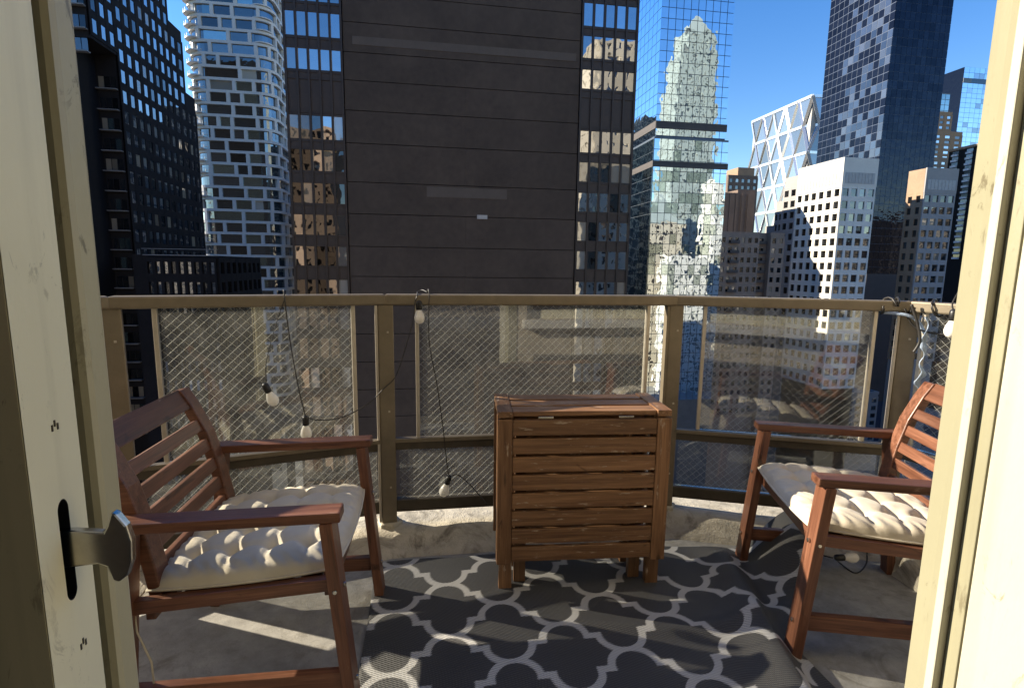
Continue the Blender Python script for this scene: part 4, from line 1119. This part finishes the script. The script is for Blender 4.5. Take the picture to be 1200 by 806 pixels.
T = thing('cable_bundle', 'black cables and pale blue ribbon tied round the corner of the rail', 'cables', (C.x, C.y, 1.1))
of = Vector((C.x, C.y, 1.1))
dBC = (B-C).normalized(); dCE = (E-C).normalized()
def wrap(base, d, tw_):
    n2 = Vector((-d.y, d.x)); pts = []
    for k in range(13):
        a = 2*math.pi*k/12; pts.append(Vector((base.x+n2.x*.046*math.cos(a)+d.x*tw_*(k/12-.5), base.y+n2.y*.046*math.cos(a)+d.y*tw_*(k/12-.5), 1.089+.036*math.sin(a))))
    return pts
for base, d, tw_ in ((C+dBC*.10, dBC, .05), (C+dBC*.04, dBC, -.06), (C+dCE*.10, dCE, .06), (C+dCE*.22, dCE, -.08), (C+dCE*.25, dCE, .05)):
    MB().tube([p-of for p in wrap(base, d, tw_)], .0045, 6).build('cable_loop', 'cord_black', T, smooth=True)
cc = Vector((C.x-.02, C.y-.06))
MB().tube([p-of for p in bez([(C.x-.06, C.y-.03, 1.08), (cc.x, cc.y, 1.0), (cc.x+.07, cc.y-.12, .985), (cc.x+.16, cc.y-.35, 1.02), (cc.x+.19, cc.y-.5, 1.06)])], .004, 6).build('cord', 'cord_black', T, smooth=True)
MB().tube([p-of for p in bez([(C.x-.05, C.y-.05, 1.10), (cc.x-.01, cc.y-.01, 1.02), (cc.x+.0, cc.y-.02, .95), (cc.x-.012, cc.y-.01, .9)])], .006, 6).build('cord', 'cord_black', T, smooth=True)
rb = MB(); NN = 40; wv_ = []
for k in range(NN+1):
    z = 1.05-.42*k/NN; x = cc.x+.012+.006*math.sin(k*.9); y = cc.y-.03+.008*math.cos(k*.7); hw_ = .014+.004*math.sin(k*1.7); a = .5+.5*math.sin(k*.45)
    for s in (-1, 1): rb.v.append((x+s*hw_*math.cos(a)-of.x, y+s*hw_*math.sin(a)*.7-of.y, z-of.z))
for k in range(NN): rb.f.append((2*k, 2*k+1, 2*k+3, 2*k+2))
r_ = rb.build('ribbon', 'ribbon', T, smooth=True); md = r_.modifiers.new('s', 'SOLIDIFY'); md.thickness = .003
MB().tube([p-of for p in bez([(C.x-.11, C.y+.02, 1.06), (C.x-.06, C.y-.04, 1.055), (cc.x, cc.y, 1.03), (cc.x+.02, cc.y-.02, .98)])], [.007]*30+[.006], 7).build('ribbon_knot', 'ribbon', T, smooth=True)
T = thing('hanging_bulb', 'round pale bulb hanging from the side rail cord above the armchair back', 'bulb', (C.x+.2, C.y-.45, 1.0))
of = Vector((C.x+.2, C.y-.45, 1.0)); pb = on_y(1118, 366, 1.58); of = Vector(pb); T.location = of
bulb(T, of, (0, 0, -1), of)
MB().tube([p-of for p in bez([of, of+Vector((0, .01, .03)), of+Vector((.03, .02, .07))])], .003, 6).build('cord', 'cord_black', T)
pf = on_z(981, 653, .062); T = thing('fallen_bulb', 'pale bulb with black socket lying on the floor under the sunlit armchair', 'bulb', pf)
of = Vector(pf); bulb(T, of, (.95, -.1, .0), of)
pa, pb_, pc = on_z(940, 645, .05), on_z(985, 660, .01), on_z(1035, 662, .01)
MB().tube([Vector(p)-of for p in bez([on_z(900, 640, .06), pa, of+Vector((-.02, 0, 0))])], .003, 6).build('cord', 'cord_black', T, smooth=True)
MB().tube([Vector(p)-of for p in bez([of+Vector((-.01, 0, 0)), pb_, on_z(1003, 671, .006), on_z(1015, 660, .02), on_z(1016, 640, .08), on_z(1018, 622, .14)])], .003, 6).build('cord', 'cord_black', T, smooth=True)

# ================================================================== DISTANT CITY MASS (round the horizon, partly seen only in reflections)
t = NT('skyline'); p = t.co('pos')
b = t.n('ShaderNodeTexBrick', Vector=t.map(p, (1, 1, 1), (R(90), 0, R(20)))); b.inputs['Scale'].default_value = .25
b.inputs['Color1'].default_value = (.05, .055, .06, 1); b.inputs['Color2'].default_value = (.03, .03, .035, 1); b.inputs['Mortar'].default_value = (.26, .22, .18, 1); b.inputs['Mortar Size'].default_value = .09
b.offset = 0; b.inputs['Brick Width'].default_value = .8; b.inputs['Row Height'].default_value = .9
M['skyline'] = t.done(t.bsdf(b.outputs[0], .7))
rs = random.Random(21); mb = MB()
for k in range(330):
    a = rs.uniform(0, 2*math.pi); fwd = math.cos(a-R(9.3)); r_ = rs.uniform(330, 900)
    x, y = math.sin(a)*r_, math.cos(a)*r_
    if fwd > .55: r_ = rs.uniform(560, 1100); x, y = math.sin(a)*r_, math.cos(a)*r_; top = rs.uniform(-25, 4)
    else: top = rs.uniform(-10, .12*r_)
    sx_, sy_ = rs.uniform(14, 32), rs.uniform(14, 32)
    mb.box(x-sx_, x+sx_, y-sy_, y+sy_, GZ-1, top)
for k in range(26):
    y = rs.uniform(150, 420); x = y*rs.uniform(-.17, .33); sx_ = rs.uniform(8, 14); top = rs.uniform(.1, .3)*y
    mb.box(x-sx_, x+sx_, y-sx_, y+sx_, GZ-1, top)
mb.build('distant_city', 'skyline', kind='stuff')
o = bpy.data.objects['distant_city']; o['label'] = 'mass of distant city blocks along the horizon'; o['category'] = 'city'
